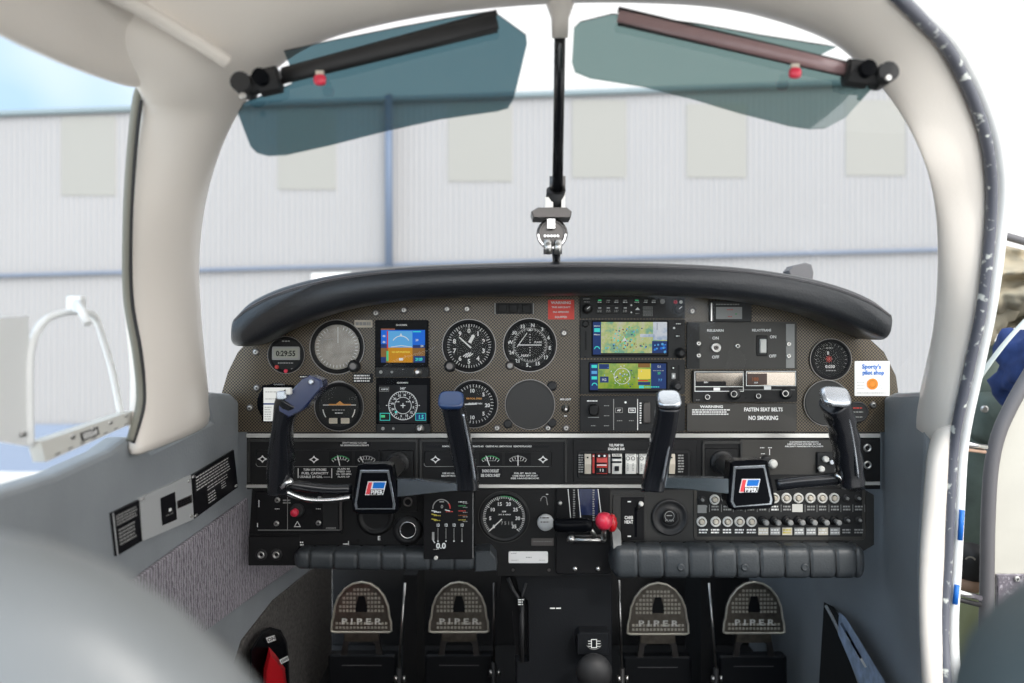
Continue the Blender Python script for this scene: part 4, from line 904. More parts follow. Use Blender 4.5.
for x, y in ((698.5, 343.5), (698.5, 355.5), (788.5, 344), (788.5, 356)): part('screw', t, lambda b: b.screw(f, x, y, 2.6))
t = thing('radio_receiver', 'wide black receiver with two mirror-like reflecting windows', 'radio', f.m(745, 402))
part('faceplate', t, lambda b: (b.box(f, 692.5, 370.5, 797, 402, -.006, .001, 'panel_black', r=1, ch=.5), b.frame(PF(.0072), 694.5, 371.5, 743.6, 391.6, .7, 'white_print'), b.frame(PF(.0072), 746, 371, 796, 386, .7, 'white_print'), b.rect(PF(.0072), 694.5, 386.3, 743.6, 387, 'white_print'), b.line(PF(.0072), 738, 389.8, 795, 389.8, .5, 'dim_print'),
     b.rect(PF(.0072), 713.5, 387.6, 720, 390.6, 'white_print'), b.rect(PF(.0072), 764, 386.2, 771, 389.8, 'white_print'), b.print_rows(PF(.0072), 696, 399.3, 700, 400.6, 1, 'dim_print')))
part('window', t, lambda b: (b.rect(PF(.0074), 696, 373, 742.8, 385.8, 'glass_mirror'), b.rect(PF(.0076), 696, 381.5, 726, 385.8, 'deep_black'), b.textw(PF(.0079), 704, 708, 382.4, 1.4, 'NAV')))
part('window', t, lambda b: (b.rect(PF(.0074), 747.3, 372.4, 794.8, 385.2, 'glass_mirror'), b.rect(PF(.0076), 747.3, 373.5, 767, 384.8, 'amber_dark'), b.text(PF(.0079), 755, 379, 3.4, '188', 'amber_glow'), b.textw(PF(.0079), 754, 758, 382.6, 1.4, 'ADF')))
for x, y, r in ((734, 394, 5.8), (785.5, 393.5, 5.6)): part('knob', t, lambda b: (b.lathe(f, x, y, [(r, 0), (r*.95, .008), (r*.6, .009), (r*.55, .014), (r*.4, .0146)], 'rubber', n=20), b.arc(PF(.0205), x, y, r*.5, 0, 360, .6, 'satin_metal')))
for x, y, r in ((707.5, 397, 3.2), (758.5, 396, 3)): part('knob', t, lambda b: (b.lathe(f, x, y, [(r, 0), (r*.95, .005), (r*.7, .006)], 'rubber', n=16), b.arc(PF(.012), x, y, r*.7, 0, 360, .5, 'white_print')))
part('screw', t, lambda b: b.dot(PF(.0072), 745.6, 398, 1.1, 'deep_black'))
t = thing('warning_placard', 'grey placard plate reading NO SMOKING below the wide receiver', 'sign', f.m(745, 431))
def wp(b):
    b.box(f, 687, 403.5, 797, 431.5, -.006, -.001, 'plate_grey', r=1, ch=.4); g = PF(.0052)
    b.textw(g, 700, 723, 406.6, 2.6, 'WARNING'); b.print_rows(g, 692, 408.8, 731, 415.2, 3, 'white_print'); b.textw(g, 744, 782.5, 409.4, 3.6, 'FASTEN SEAT BELTS'); b.textw(g, 748.5, 778, 417.8, 4.0, 'NO SMOKING')
part('plate', t, wp)
t = thing('annunciator', 'rectangular framed window with red lettering above the switch plate', 'indicator', f.m(732, 321))
part('frame', t, lambda b: (b.box(f, 710, 301, 751, 322, -.006, .004, 'rubber', r=1.5, ch=1), b.line(PF(.0104), 711.5, 303, 711.5, 321, 1.2, 'satin_metal')))
part('window', t, lambda b: (b.rect(PF(.0104), 716, 307, 742, 319, 'dim_print'), b.print_rows(PF(.0106), 716, 303.4, 742, 305.4, 1, 'dim_print'), b.print_rows(PF(.0108), 727, 309, 733, 310.4, 1, 'red_print'), b.print_rows(PF(.0108), 728, 316, 732, 317.4, 1, 'red_print'), b.dot(PF(.0108), 736, 314, .8, 'green_print')))
t = thing('indicator_lights', 'row of three small dark square lights under the glareshield centre', 'indicator', F0.m(515, 316))
part('housing', t, lambda b: b.box(F0, 494.5, 303, 534, 314, 0, .003, 'panel_black', r=.8, ch=.5) or b.rect(PF(.003), 494.5, 303.2, 495.6, 314, 'dim_print') or b.rect(PF(.003), 532.8, 303.2, 534, 314, 'dim_print'))
for x in (502.5, 513.8, 526.5): part('lamp_cap', t, lambda b: b.box(PF(.003), x-4, 304.6, x+4, 312.2, 0, .002, 'radio_black', r=.5, ch=.6))
one('warning_sticker', 'red rectangular WARNING sticker beside the radio stack', 'sticker', lambda b: (b.box(F0, 548, 299.8, 574.2, 319.5, 0, .0005, 'sticker_red', r=.5, ch=.1), b.textw(PF(.0006), 551, 571, 302.6, 2.6, 'WARNING'), b.textw(PF(.0006), 551.5, 570.5, 307.2, 1.6, 'THIS AIRCRAFT'), b.textw(PF(.0006), 553, 569, 312, 1.6, 'FAA APPROVED'), b.textw(PF(.0006), 555, 567, 317, 1.8, 'EQUIPPED')))
def sport(b):
    b.box(F0, 854.5, 361, 889.5, 396, 0, .0006, 'sticker_white', r=1, ch=.1); g = PF(.0008)
    b.textw(g, 862, 881, 366.4, 4.2, "Sporty's", 'sticker_blue'); b.textw(g, 862.5, 884, 372.4, 4.2, 'pilot shop', 'sticker_blue'); b.dot(g, 872.4, 384, 5.6, 'sticker_orange', n=24); b.arc(g, 872.4, 384, 3.4, 0, 360, .5, 'yellow_print')
    for y in (382, 385, 388): b.print_rows(g, 857, y, 865, y+.7, 1, 'dim_print'); b.print_rows(g, 880, y, 888, y+.7, 1, 'dim_print')
    b.print_rows(g, 857, 392.4, 886, 393.4, 1, 'dim_print')
one('pilot_shop_sticker', 'white square sticker with blue lettering and an orange disc', 'sticker', sport)
for lb, x0, y0, x1, y1, rows, base in (('tiny white label strip above the pilot yoke grip', 299, 375, 321, 378.5, 1, 0), ('small pale label strip beside the glare-washed airspeed gauge', 354.5, 320, 372.5, 327.5, 1, 1), ('three short lines of white print below the glare-washed airspeed gauge', 353, 373.5, 373, 383, 3, 0)):
    one('label_strip', lb, 'label', lambda b: ((b.box(F0, x0, y0, x1, y1, 0, .0005, 'cream_plastic' if base else 'placard_black', r=.8, ch=.1)), b.print_rows(PF(.0007), x0+1, y0+.8, x1-1, y1-.8, rows, 'dim_print' if base else 'white_print')))
t = thing('toggle_switch', 'small round switch with white print beside the plain round cover', 'switch', F0.m(565, 412))
part('body', t, lambda b: (b.lathe(F0, 565.5, 408.5, [(4.4, 0), (4.2, .003), (2, .004), (1.6, .012), (1.2, .013)], 'satin_metal', n=16))); part('lettering', t, lambda b: (b.textw(F0, 560, 571, 399.3, 1.8, 'MKR LIGHT'), b.rect(F0, 564, 415.4, 567, 416.4, 'white_print')))
#@@PART middle
# ================================================================== middle row
g0 = PF(.002)
def diamond(b, g, x, y):
    pts = [(x-5, y), (x-1.6, y-1.8), (x, y-4), (x+1.6, y-1.8), (x+5, y), (x+1.6, y+1.8), (x, y+4), (x-1.6, y+1.8)]
    b.poly(g, pts, 'white_print', .0004); b.poly(g, [(x-2.4, y), (x, y-1.9), (x+2.4, y), (x, y+1.9)], 'deep_black', .0006)
def cluster(name, label, x0, x1, y0, y1, dia, gz):
    t = thing(name, label, 'gauge cluster', g0.m((x0+x1)/2, y1))
    part('housing', t, lambda b: (b.box(g0, x0, y0, x1, y1, -.001, .002, 'panel_black', r=2.5, ch=1), b.arc(PF(.004), x0+3, y1-3, 3, 180, 270, .5, 'dim_print'), b.line(PF(.004), x0+3, y1, x1-3, y1, .4, 'dim_print')))
    part('emblem', t, lambda b: [diamond(b, PF(.0041), x, y) for x, y in dia])
    for (a, c, ang, col) in gz:
        def gg(b, a=a, c=c, ang=ang, col=col):
            g = PF(.0041); m = (a+c)/2; b.rect(g, a, y0+1.5, c, y1-1.5, 'deep_black', .0003); b.arc(g, m, y1+2, 12.5, -45, 45, .8, col, .0005); b.ticks(g, m, y1+2, 9.5, 12, -45, 45, 7, .5, 'white_print', .0006)
            b.print_rows(g, m-6, y0+9, m+6, y0+10.4, 1, 'dim_print', .0005)
        p = part('meter', t, gg); part('meter_needle', t, lambda b: needle(b, PF(.0041), (a+c)/2+ang*.05, y1-1, ang, 11, .9, h=.0009, tail=0))
    return t
t = cluster('gauge_cluster', 'recessed strip of small fuel gauges beside the pilot yoke grip', 256, 381, 450, 466.5, ((262.5, 459), (314, 459.5)), ((329, 352, -12, 'green_print'), (355, 378, -28, 'dim_print')))
t = cluster('gauge_cluster', 'recessed strip of small engine gauges at panel centre', 424, 552, 451, 466.5, ((435.5, 459.5), (543, 459.5)), ((479, 502, -20, 'green_print'), (505, 531, 0, 'dim_print')))
def plc(name, label, x0, y0, x1, y1, body, rows=0, fr=g0, frame=False):
    def f(b):
        b.box(fr, x0, y0, x1, y1, -.0005, .0007, 'placard_black', r=.5, ch=.1); q = PF(YP-fr.Y+.0008)
        n = len(body); 
        for i, s_ in enumerate(body):
            y = y0+(y1-y0)*(i+.5)/n; w = (x1-x0)*(.42+.06*((i*7) % 3-1)); w = min(w, (x1-x0)/2-.6); m = (x0+x1)/2
            b.textw(q, m-w, m+w, y, (y1-y0)/n*.62, s_)
        if frame: b.rect(q, x0-1.2, y0+.5, x0-.4, y1-.5, 'white_print'); b.rect(q, x1+.4, y0+.5, x1+1.2, y1-.5, 'white_print')
    one(name, label, 'placard', f)
plc('placard', 'two-line white placard above the fuel gauge strip', 338, 441.5, 371.5, 446.5, ['DON\'T EXCEED PLACARD', 'NO SMOKING ENGINE ALTERNATE'])
plc('placard', 'three-line white placard above the pilot chrome arm', 299, 467.8, 331, 478.5, ['TURN OFF STROBES', 'FUEL CAPACITY', 'USABLE 24 GAL ——'], frame=True)
plc('placard', 'four-line white placard touching the pilot yoke hub', 335.5, 467.5, 352, 478, ['FLAPS 40', 'SPEED 103', 'VA 129 MPH', 'FLAPS UP'])
plc('placard', 'long single line of white print above the engine gauges', 425, 445, 549, 447.6, ['REMOVE FUEL CAPACITY   ALTERNATE AIR   OBSERVE ALL LIMITATIONS   REMOVE PLACARD'])
plc('placard', 'small white print left of the foot of the horn capped in reflected blue', 440, 472, 457, 477, ['USE NO OIL', 'BELOW MAX'])
plc('placard', 'small ENGINE CHECK print under the green engine gauge', 479, 468.6, 502, 477.5, ['ENGINE CHECKLIST', 'SEE CHECK SHEET'])
plc('placard', 'three-line small print under the rightmost engine diamond', 510, 472, 540, 479.5, ['FUEL SET  MAGS ON', 'CARB HEAT OFF START', 'SEE HANDBOOK'])
plc('placard', 'small black two-line label above the white and red rocker switches', 606.5, 443.2, 626, 450.8, ['FUEL PUMP ON', 'ENGINE DIS'])
plc('placard', 'three-line small print above the copilot toggle knobs', 784, 440.8, 824, 447.4, ['IN ACCORDANCE WITH THE OPERATING', 'LIMITATIONS STATED IN THE', 'AIRCRAFT HANDBOOK PLACARDS'])
# raised mouldings round the three instrument bays of the middle row
for x0, x1, y0, y1 in ((248, 418, 439, 482), (420, 567, 439, 482), (702, 742, 441, 482)):
    part('moulding', ip, lambda b: (b.box(g0, x0, y0, x1, y0+2.6, 0, .004, 'panel_grey', r=.8, ch=.8), b.box(g0, x0, y0+2, x0+2.2, y1, 0, .0035, 'panel_grey', r=.8, ch=.7), b.box(g0, x1-2.2, y0+2, x1, y1, 0, .0035, 'panel_grey', r=.8, ch=.7)))
# yoke shaft boots
for lb, cx, cy, x0, y0, x1, y1 in (('dark square boot plate behind the pilot yoke hub', 398, 463, 382, 450, 414, 481), ('dark square boot plate behind the copilot yoke hub', 722, 462, 704, 448, 738, 481)):
    t = thing('shaft_boot', lb, 'boot', g0.m(cx, y1))
    part('plate', t, lambda b: b.box(g0, x0, y0, x1, y1, -.001, .003, 'panel_black', r=1.5, ch=1))
    part('boot', t, lambda b: b.lathe(PF(.005), cx, cy, [(12, 0), (12, .003), (10.5, .006), (9.5, .006), (9, .011), (7.5, .012), (7, .017), (5, .019)], 'rubber', n=28))
# rocker switches
t = thing('rocker_console', 'dark recessed bezel around the rocker switch row', 'bezel', g0.m(632, 480))
part('frame', t, lambda b: (b.box(g0, 573, 440, 697, 482, -.001, .001, 'panel_black', r=1.5, ch=.6), b.box(PF(.003), 577, 450.5, 691, 478, -.001, .0016, 'radio_black', r=2, ch=1.2), b.rect(PF(.0046), 580, 453, 688, 475.5, 'deep_black'), b.print_rows(PF(.0050), 578.5, 454, 583.5, 473, 8, 'dim_print'), b.print_rows(PF(.0050), 678, 454, 684, 473, 7, 'dim_print')))
gs = PF(.0052)
for lb, x0, x1, kind in (('narrow cream rocker leftmost in the switch row', 584.5, 590.8, 'cream_plastic'), ('red and black rocker second in the switch row', 596.5, 607, 'red'), ('black and white rocker third in the switch row', 612, 621.5, 'bw'), ('wide white rocker fourth in the switch row', 625.3, 635.7, 'white_plastic'), ('white rocker partly hidden by the copilot horn', 639, 650, 'white_plastic'), ('narrow white rocker right of the copilot horn in the switch row', 668.8, 674.5, 'cream_plastic')):
    t = thing('rocker_switch', lb, 'switch', gs.m((x0+x1)/2, 473), 'rocker switches')
    base = {'red': 'red_print', 'bw': 'white_plastic'}.get(kind, kind)
    def rk(b):
        fr = gs; pr = [(453.8, .004), (463.5, .0065), (473.5, .003)]
        for i in range(2):
            (ya, ha), (yb, hb) = pr[i], pr[i+1]
            b.add([fr.m(x0, ya, 0), fr.m(x1, ya, 0), fr.m(x1, yb, 0), fr.m(x0, yb, 0), fr.m(x0, ya, ha), fr.m(x1, ya, ha), fr.m(x1, yb, hb), fr.m(x0, yb, hb)], [[0, 1, 2, 3], [4, 5, 6, 7], [0, 1, 5, 4], [2, 3, 7, 6], [0, 3, 7, 4], [1, 2, 6, 5]], base)
    g = PF(.0120)
    def leg(b):
        if kind == 'red': b.rect(g, x0, 454, x1, 457.4, 'placard_black'); b.rect(g, x0, 462.5, x1, 464, 'placard_black'); b.dot(g, x0+2.5, 455.8, 1.1, 'white_print', .0006); b.dot(g, x1-2.5, 455.8, 1.1, 'white_print', .0006); b.rect(g, x0+.5, 464.6, x1-.5, 465.6, 'white_print'); b.rect(g, x0, 467.6, x1, 473, 'placard_black'); b.text(g, x0+5, 470, 2.4, '1 2', 'white_print', .0006)
        elif kind == 'bw': b.rect(g, x0, 456.5, x1, 458.6, 'placard_black'); b.rect(g, x0, 461, x1, 463, 'placard_black'); b.rect(g, x0+2.5, 466, x1-2.5, 471, 'placard_black'); b.textw(g, x0+1, x1-1, 454.8, 1.3, 'LAND', 'placard_black')
        elif kind == 'white_plastic':
            for xx in (x0+2.6, x1-2.6): b.arc(g, xx, 458.4, 1.7, 0, 360, .6, 'placard_black'); b.print_rows(g, xx-.8, 463, xx+.8, 471, 5, 'dim_print')
            b.textw(g, x0+1, x1-1, 454.8, 1.2, 'LIGHT', 'placard_black')
        else: b.dot(g, (x0+x1)/2, 457.5, .9, 'placard_black')
    part('paddle', t, lambda b: (rk(b), leg(b)))
for x in (593.5, 609.3, 637.3): one('guard_pin', 'tiny red and white guard mark beside the %s rocker' % {593.5: 'narrow cream', 609.3: 'red', 637.3: 'wide white'}[x], 'switch guard', lambda b: b.box(gs, x-1, 454, x+1, 473, -.001, .0015, 'red_print' if x < 600 else 'dim_print', r=.3, ch=.2) or b.dot(PF(.0068), x, 456, .8, 'white_print'))
# copilot glove plate with knobs
t = thing('control_plate', 'grey-green plate with white knobs in front of the copilot', 'control plate', g0.m(788, 474))
part('plate', t, lambda b: (b.box(g0, 740, 439.5, 833, 474.5, -.001, .001, 'plate_grey', r=1, ch=.4), b.print_rows(PF(.0031), 760, 447, 765, 448.4, 1), b.print_rows(PF(.0031), 768, 447, 772, 448.4, 1), b.print_rows(PF(.0031), 761, 453, 765, 454.4, 1), b.print_rows(PF(.0031), 760, 457, 766, 458.5, 1), b.line(PF(.0031), 769.5, 449, 769.5, 455, .8, 'white_print')))
part('knob', t, lambda b: (b.lathe(PF(.003), 765.5, 460, [(5, 0), (4.6, .008), (3, .009)], 'rubber', n=18), b.lathe(PF(.003), 771, 463, [(4, 0), (4.6, .010), (3.6, .014), (2, .0152)], 'white_plastic', n=20)))
part('knob_block', t, lambda b: b.box(PF(.003), 816, 452, 834, 473, -.001, .006, 'rubber', r=1.5, ch=1))
for x, y in ((823.8, 458.5), (819.6, 468.2)): part('knob', t, lambda b: b.lathe(PF(.009), x, y, [(2, 0), (3.1, .006), (3, .010), (2, .0115)], 'white_plastic', n=16))
part('knob', t, lambda b: b.lathe(PF(.009), 830, 461.5, [(2, 0), (2.8, .006), (2, .009)], 'cap_silver', n=16))
t = thing('headset_jacks', 'black plate with two headset sockets at the copilot end of the panel', 'socket', g0.m(867, 481))
part('plate', t, lambda b: b.box(g0, 852, 439.5, 879.5, 480, -.001, .004, 'panel_black', r=1.2, ch=.6))
for y in (448, 465): part('socket', t, lambda b: (b.lathe(PF(.006), 867.4, y, [(4.2, 0), (4, .0016), (2.6, .0022), (2.2, .0005)], 'satin_metal', n=20), b.dot(PF(.006), 867.4, y, 2.2, 'deep_black', .0009)))
#@@PART lower
# ================================================================== lower row
t = thing('switch_box', 'black switch box with red lamp knob low on the pilot side', 'switch box', F0.m(300, 532))
part('faceplate', t, lambda b: (b.box(F0, 256, 491, 343, 533, -.001, .006, 'deep_black', r=1.5, ch=.7), b.box(PF(.006), 323, 494, 338.5, 529.5, 0, .0012, 'radio_black', r=.8, ch=.4), b.rect(PF(.0074), 339.5, 495, 342, 530, 'dark_metal'), b.line(PF(.0064), 287.6, 497, 287.6, 529.6, .5, 'dim_print'), b.line(PF(.0064), 258, 530, 341, 530, .6, 'dim_print'), b.textw(PF(.0074), 326, 336, 528, 1.6, 'AVIONICS', 'dim_print'), b.rect(PF(.0064), 306, 509, 312.5, 514, 'placard_black'),
     b.line(PF(.0064), 297.4, 521.3, 294.6, 526.5, .6, 'white_print'), b.line(PF(.0064), 297.4, 521.3, 300.4, 526.5, .6, 'white_print'), b.line(PF(.0064), 294.2, 526.6, 300.8, 526.6, .7, 'white_print'), b.print_rows(PF(.0064), 275, 508, 280, 509.6, 1, 'white_print'), b.print_rows(PF(.0064), 316, 508, 321, 509.6, 1, 'white_print'), b.print_rows(PF(.0064), 283, 499, 291, 504, 2, 'dim_print'), b.line(PF(.0064), 259, 500, 259, 507, .8, 'white_print'), b.line(PF(.0064), 257.6, 523, 257.6, 527, .8, 'white_print')))
part('red_knob', t, lambda b: (b.lathe(PF(.006), 297.5, 510, [(7, 0), (7, .004), (5.6, .006)], 'rubber', n=24), b.lathe(PF(.006), 296, 511.5, [(4, .004), (4, .011), (3, .0135), (1, .0145)], 'knob_red', n=20)))
for x, y in ((277.5, 500), (276.5, 523.5), (319.5, 499), (318.5, 523)): part('screw', t, lambda b: b.screw(PF(.006), x, y, 2.8))
t = thing('headset_jacks', 'pair of round headset sockets below the pilot switch box', 'socket', PF(.004).m(268, 562))
for x in (261.5, 276.5): part('socket', t, lambda b: (b.lathe(PF(.004), x, 554.5, [(6, 0), (5.8, .002), (4, .003), (3.4, .0015)], 'rubber', n=24), b.lathe(PF(.004), x, 554.5, [(3.6, .002), (3.4, .004), (2.0, .0045), (1.8, .002)], 'satin_metal', n=18), b.dot(PF(.008), x, 554.5, 1.8, 'deep_black', .0006)))
one('primer_boss', 'dark round boss under the pilot yoke hub', 'boss', lambda b: b.lathe(F0, 376, 516, [(19, 0), (19, .003), (17, .006), (15, .006), (14, .003), (12, .003)], 'panel_black', n=34))
t = thing('headset_jacks', 'small square-plated socket right of the pilot yoke hub', 'socket', F0.m(408, 512))
part('plate', t, lambda b: b.box(F0, 400, 494, 418, 511, 0, .003, 'panel_black', r=1, ch=.5)); part('socket', t, lambda b: (b.lathe(PF(.003), 408, 502, [(5, 0), (4.8, .002), (3.4, .003), (3, .0005)], 'dark_metal', n=20), b.dot(PF(.003), 408, 502, 3, 'deep_black', .001)))
t = thing('ignition_switch', 'round key switch with bright ring below the square-plated socket', 'switch', F0.m(408, 545))
part('body', t, lambda b: b.lathe(F0, 408, 530, [(15, 0), (14.5, .004), (11, .007), (9, .007), (8.6, .003)], 'rubber', n=30))
part('ring', t, lambda b: b.lathe(PF(.007), 408, 530, [(8.8, -.001), (8.6, .002), (7.4, .002), (7.2, -.003)], 'chrome', n=28, cap1=False) or b.lathe(PF(.004), 408, 530, [(7.4, -.001), (7.3, 0)], 'deep_black', n=20))
part('lettering', t, lambda b: (b.line(F0, 404, 516, 406, 519, 1, 'white_print', .0006), b.text(F0, 379, 538, 4, 'E', 'white_print'), b.dot(F0, 358, 540.5, 1.6, 'deep_black'), b.print_rows(F0, 299, 541, 304, 546, 2, 'white_print'), b.line(F0, 343, 544, 348, 544, 1.2, 'white_print'), b.line(F0, 348.5, 541, 348.5, 546, .8, 'white_print')))
one('panel_bracket', 'rounded black hinge block left of the white data plate', 'bracket', lambda b: b.prism(PF(.044), [(475, 552), (490, 551), (496, 558), (497, 571), (475, 572)], -.044, .002, 'crash_pad', ch=1.5))
t = thing('friction_control', 'pale round knob with engraved symbol beside the throttle handle', 'knob', F0.m(545, 529))
part('cap', t, lambda b: b.lathe(F0, 545, 520, [(4, 0), (4, .012), (8.2, .013), (8.2, .019), (7.4, .0205), (3, .021)], 'placard_metal', n=26)); part('engraving', t, lambda b: (b.print_rows(PF(.0212), 540, 516.5, 550, 519, 1, 'dark_metal'), b.print_rows(PF(.0212), 540.5, 521, 549.5, 523, 1, 'dark_metal')))
part('symbol', t, lambda b: (b.arc(F0, 544, 499, 2.6, -90, 90, .8, 'dim_print'), b.line(F0, 546.5, 499, 547.5, 505, .8, 'dim_print'), b.print_rows(F0, 546, 493.5, 549, 495, 1, 'white_print'), b.line(F0, 541, 498, 540.6, 501, .7, 'dim_print')))
one('data_plate', 'white rectangular data plate below the tachometer', 'plate', lambda b: (b.box(F0, 508.5, 551.2, 548, 563, 0, .0015, 'sticker_white', r=1.5, ch=.4), b.print_rows(PF(.0016), 511, 553, 517, 554, 1, 'dim_print'), b.print_rows(PF(.0016), 526, 556.5, 532, 558, 1, 'dim_print'), b.print_rows(PF(.0016), 511, 559.6, 519, 560.6, 1, 'dim_print'), b.print_rows(PF(.0016), 539, 559.6, 546, 560.6, 1, 'dim_print')))
one('data_plate', 'small grey metal plate between tachometer and throttle quadrant', 'plate', lambda b: (b.box(F0, 531, 538, 554, 545.5, 0, .0015, 'dark_metal', r=.6, ch=.4), b.print_rows(PF(.0016), 533, 541, 552, 542, 1, 'dim_print')))
# throttle quadrant
q = thing('throttle_quadrant', 'black throttle quadrant with slotted lever tracks at panel centre', 'throttle quadrant', F0.m(584, 574)); g = PF(.008)
part('housing', q, lambda b: b.box(g, 556, 488, 610, 574, -.012, 0, 'deep_black', r=2, ch=.8), )
part('track', q, lambda b: (b.rect(g, 579, 489, 598, 515, 'navy', .0003), [b.line(g, x0, 489, x0+dx, 522, .8, 'white_print', .0006) for x0, dx in ((568, 3), (578, 3), (598, 4))], [b.print_rows(g, x0, 489, x0+2.2, 521, 14, 'dim_print', .0006) for x0 in (573, 592.5)]))
part('stop_bar', q, lambda b: (b.tube([P(571, 540, YP-.03), P(604, 540, YP-.03)], .0036, 'satin_metal', n=10), b.tube([P(572, 536, YP-.02), P(604, 536, YP-.02)], .0022, 'dark_metal', n=8), b.ball(P(571, 539, YP-.03), .0065, 'satin_metal', n=12), b.ball(P(603, 539, YP-.03), .0055, 'satin_metal', n=12)))
for x in (575, 598): part('screw', q, lambda b: b.lathe(g, x, 569, [(2.6, 0), (2.4, .002), (1, .003)], 'satin_metal', n=14))
part('screw', q, lambda b: b.lathe(g, 560, 503, [(2.2, 0), (2.0, .003), (1, .004)], 'satin_metal', n=14))
th = thing('throttle_lever', 'black T-handle throttle lever across the quadrant', 'lever', P(572, 530, YP-.06))
part('handle', th, lambda b: b.tube([P(553, 525, YP-.06), P(554.5, 525, YP-.06), P(560, 525, YP-.06), P(586, 525, YP-.06), P(591, 525, YP-.06), P(592.5, 525, YP-.06)], [.006, .0095, .0108, .0108, .0095, .006], 'gloss_black', n=20))
part('shaft', th, lambda b: b.tube([P(595, 536, YP-.01), P(595, 536, YP-.045), P(590, 528, YP-.06)], .0035, 'satin_metal', n=10))
mx = thing('mixture_lever', 'bright red knobbed mixture lever with grey blade beside the quadrant', 'lever', P(608, 540, YP-.06))
part('knob', mx, lambda b: (b.ball(P(604, 521, YP-.062), (.0135, .0135, .0135), 'knob_red', n=10, e=.9), b.ball(P(612, 523, YP-.055), (.008, .010, .014), 'red_paint', n=12)))
part('stem', mx, lambda b: b.tube([P(604, 531, YP-.055), P(604, 539, YP-.03)], .0035, 'satin_metal', n=10))
part('blade', mx, lambda b: b.prism(PF(.030), [(612, 531), (617, 528), (621, 533), (622, 560), (619, 568), (615, 567)], -.020, 0, 'dim_print', ch=.6))
t = thing('carb_heat_control', 'black upright lever plate lettered CARB HEAT beside the red knob', 'control plate', F0.m(631, 541))
part('plate', t, lambda b: (b.box(F0, 612.5, 494.5, 646, 541, -.001, .002, 'panel_grey', r=1.4, ch=.7), b.box(PF(.002), 621, 497, 644, 540, 0, .0014, 'deep_black', r=1, ch=.4), b.rect(PF(.0036), 634.5, 507, 637, 537, 'gloss_black', .0002), b.textw(PF(.0036), 624.5, 633, 517.5, 3.2, 'CARB'), b.textw(PF(.0036), 624.5, 633, 521.8, 3.2, 'HEAT'), b.rect(PF(.0036), 627.5, 501, 631, 502.2, 'white_print'), b.rect(PF(.0036), 627.5, 535.6, 631, 536.8, 'white_print')))
part('lever_tip', t, lambda b: b.ball(P(641, 504, YP-.012), .0042, 'white_plastic', n=14)); part('lever_arm', t, lambda b: b.tube([P(641, 504, YP-.01), P(637, 509, YP-.002)], .002, 'satin_metal', n=8))
t = thing('air_vent', 'round black eyeball vent between CARB HEAT plate and breaker panel', 'vent', F0.m(669, 535))
part('ring', t, lambda b: b.lathe(F0, 669.5, 517, [(18.5, 0), (18.2, .004), (16.5, .006), (15, .003), (12, .002), (9.5, .003), (9, .005), (8, .005)], 'rubber', n=36))
part('centre_cap', t, lambda b: (b.lathe(PF(.005), 669.5, 517, [(8, 0), (7.4, .002), (6.4, .0026)], 'panel_black', n=26), b.arc(PF(.0078), 669.5, 516, 4.6, -150, 150, .6, 'dim_print'), b.textw(PF(.0078), 665.5, 673.5, 520.5, 1.8, 'PUSH', 'dim_print'), b.rect(PF(.0078), 666.5, 515, 672, 516, 'dim_print')))
# breaker panel
t = thing('breaker_panel', 'grey-framed circuit breaker plate in front of the copilot', 'breaker panel', F0.m(780, 537))
gb_ = PF(.0022)
def lbls(b):
    b.box(F0, 693, 486.5, 865.5, 540, -.001, .0016, 'plate_grey', r=4, ch=.8); b.rect(PF(.0018), 697, 489, 862, 536.5, 'radio_black', .0002)
    random.seed(3)
    for i in range(14):
        x = 703.5+i*11.95
        b.rect(gb_, x+5.6, 504.5, x+6.1, 512, 'dim_print'); b.print_rows(gb_, x-4, 505, x+4, 511, 2, 'dim_print' if i not in (6,) else 'white_print')
        if 5 <= i <= 11: b.rect(gb_, x-5, 527.6, x+5, 535, 'cream_plastic' if i in (5, 7, 10) else 'dim_print', .0003); b.print_rows(gb_, x-4.4, 528.5, x+4.4, 534, 2, 'white_print' if i not in (7,) else 'yellow_print', .0006)
        else: b.print_rows(gb_, x-4.6, 528.4, x+4.6, 533.8, 2, 'white_print' if i < 5 else 'dim_print')
    b.rect(gb_, 792, 504, 802.5, 512, 'storm_base', .0008); b.rect(gb_, 697.5, 505, 706.5, 513, 'dim_print', .0003)
part('plate', t, lbls)
gb2 = PF(.002)
def breaker(x, y, lb, kind):
    t = thing('circuit_breaker', lb, 'circuit breaker', gb2.m(x, y+5), 'circuit breakers in two rows')
    if kind == 'white':
        part('collar', t, lambda b: (b.lathe(gb2, x, y, [(5.2, 0), (5.1, .0022), (4.4, .003), (3.4, .003), (3.3, .001)], 'white_plastic', n=22, cap1=False), b.dot(gb2, x, y, 3.4, 'deep_black', .0010)))
        part('button', t, lambda b: b.lathe(gb2, x, y, [(2.6, 0), (2.5, .0045), (1.6, .0052)], 'cream_plastic', n=16))
    elif kind == 'pulled':
        part('collar', t, lambda b: b.lathe(gb2, x-1, y, [(4.9, 0), (4.7, .002), (2.4, .0025)], 'deep_black', n=20)); part('button', t, lambda b: b.lathe(gb2, x, y, [(2.2, 0), (2.2, .012), (2.9, .013), (2.7, .017), (1.6, .018)], 'dim_print', n=16))
    else:
        part('collar', t, lambda b: b.lathe(gb2, x, y, [(4, 0), (3.8, .0016), (2.2, .002)], 'rubber', n=18)); part('button', t, lambda b: b.lathe(gb2, x+.5, y, [(1.6, 0), (1.5, .006), (1, .007)], 'dim_print', n=12))
for i in range(14):
    x = 703.5+i*11.95
    breaker(x if i != 0 else 701.5, 521.6 if i < 5 else (520.6 if i < 12 else 520), '%s circuit breaker in the lower row, counted from the round vent, %s' % (ORD(i), 'white collared' if i < 5 else 'black with grey tip'), 'white' if i < 5 else ('pulled' if i < 12 else 'dark'))
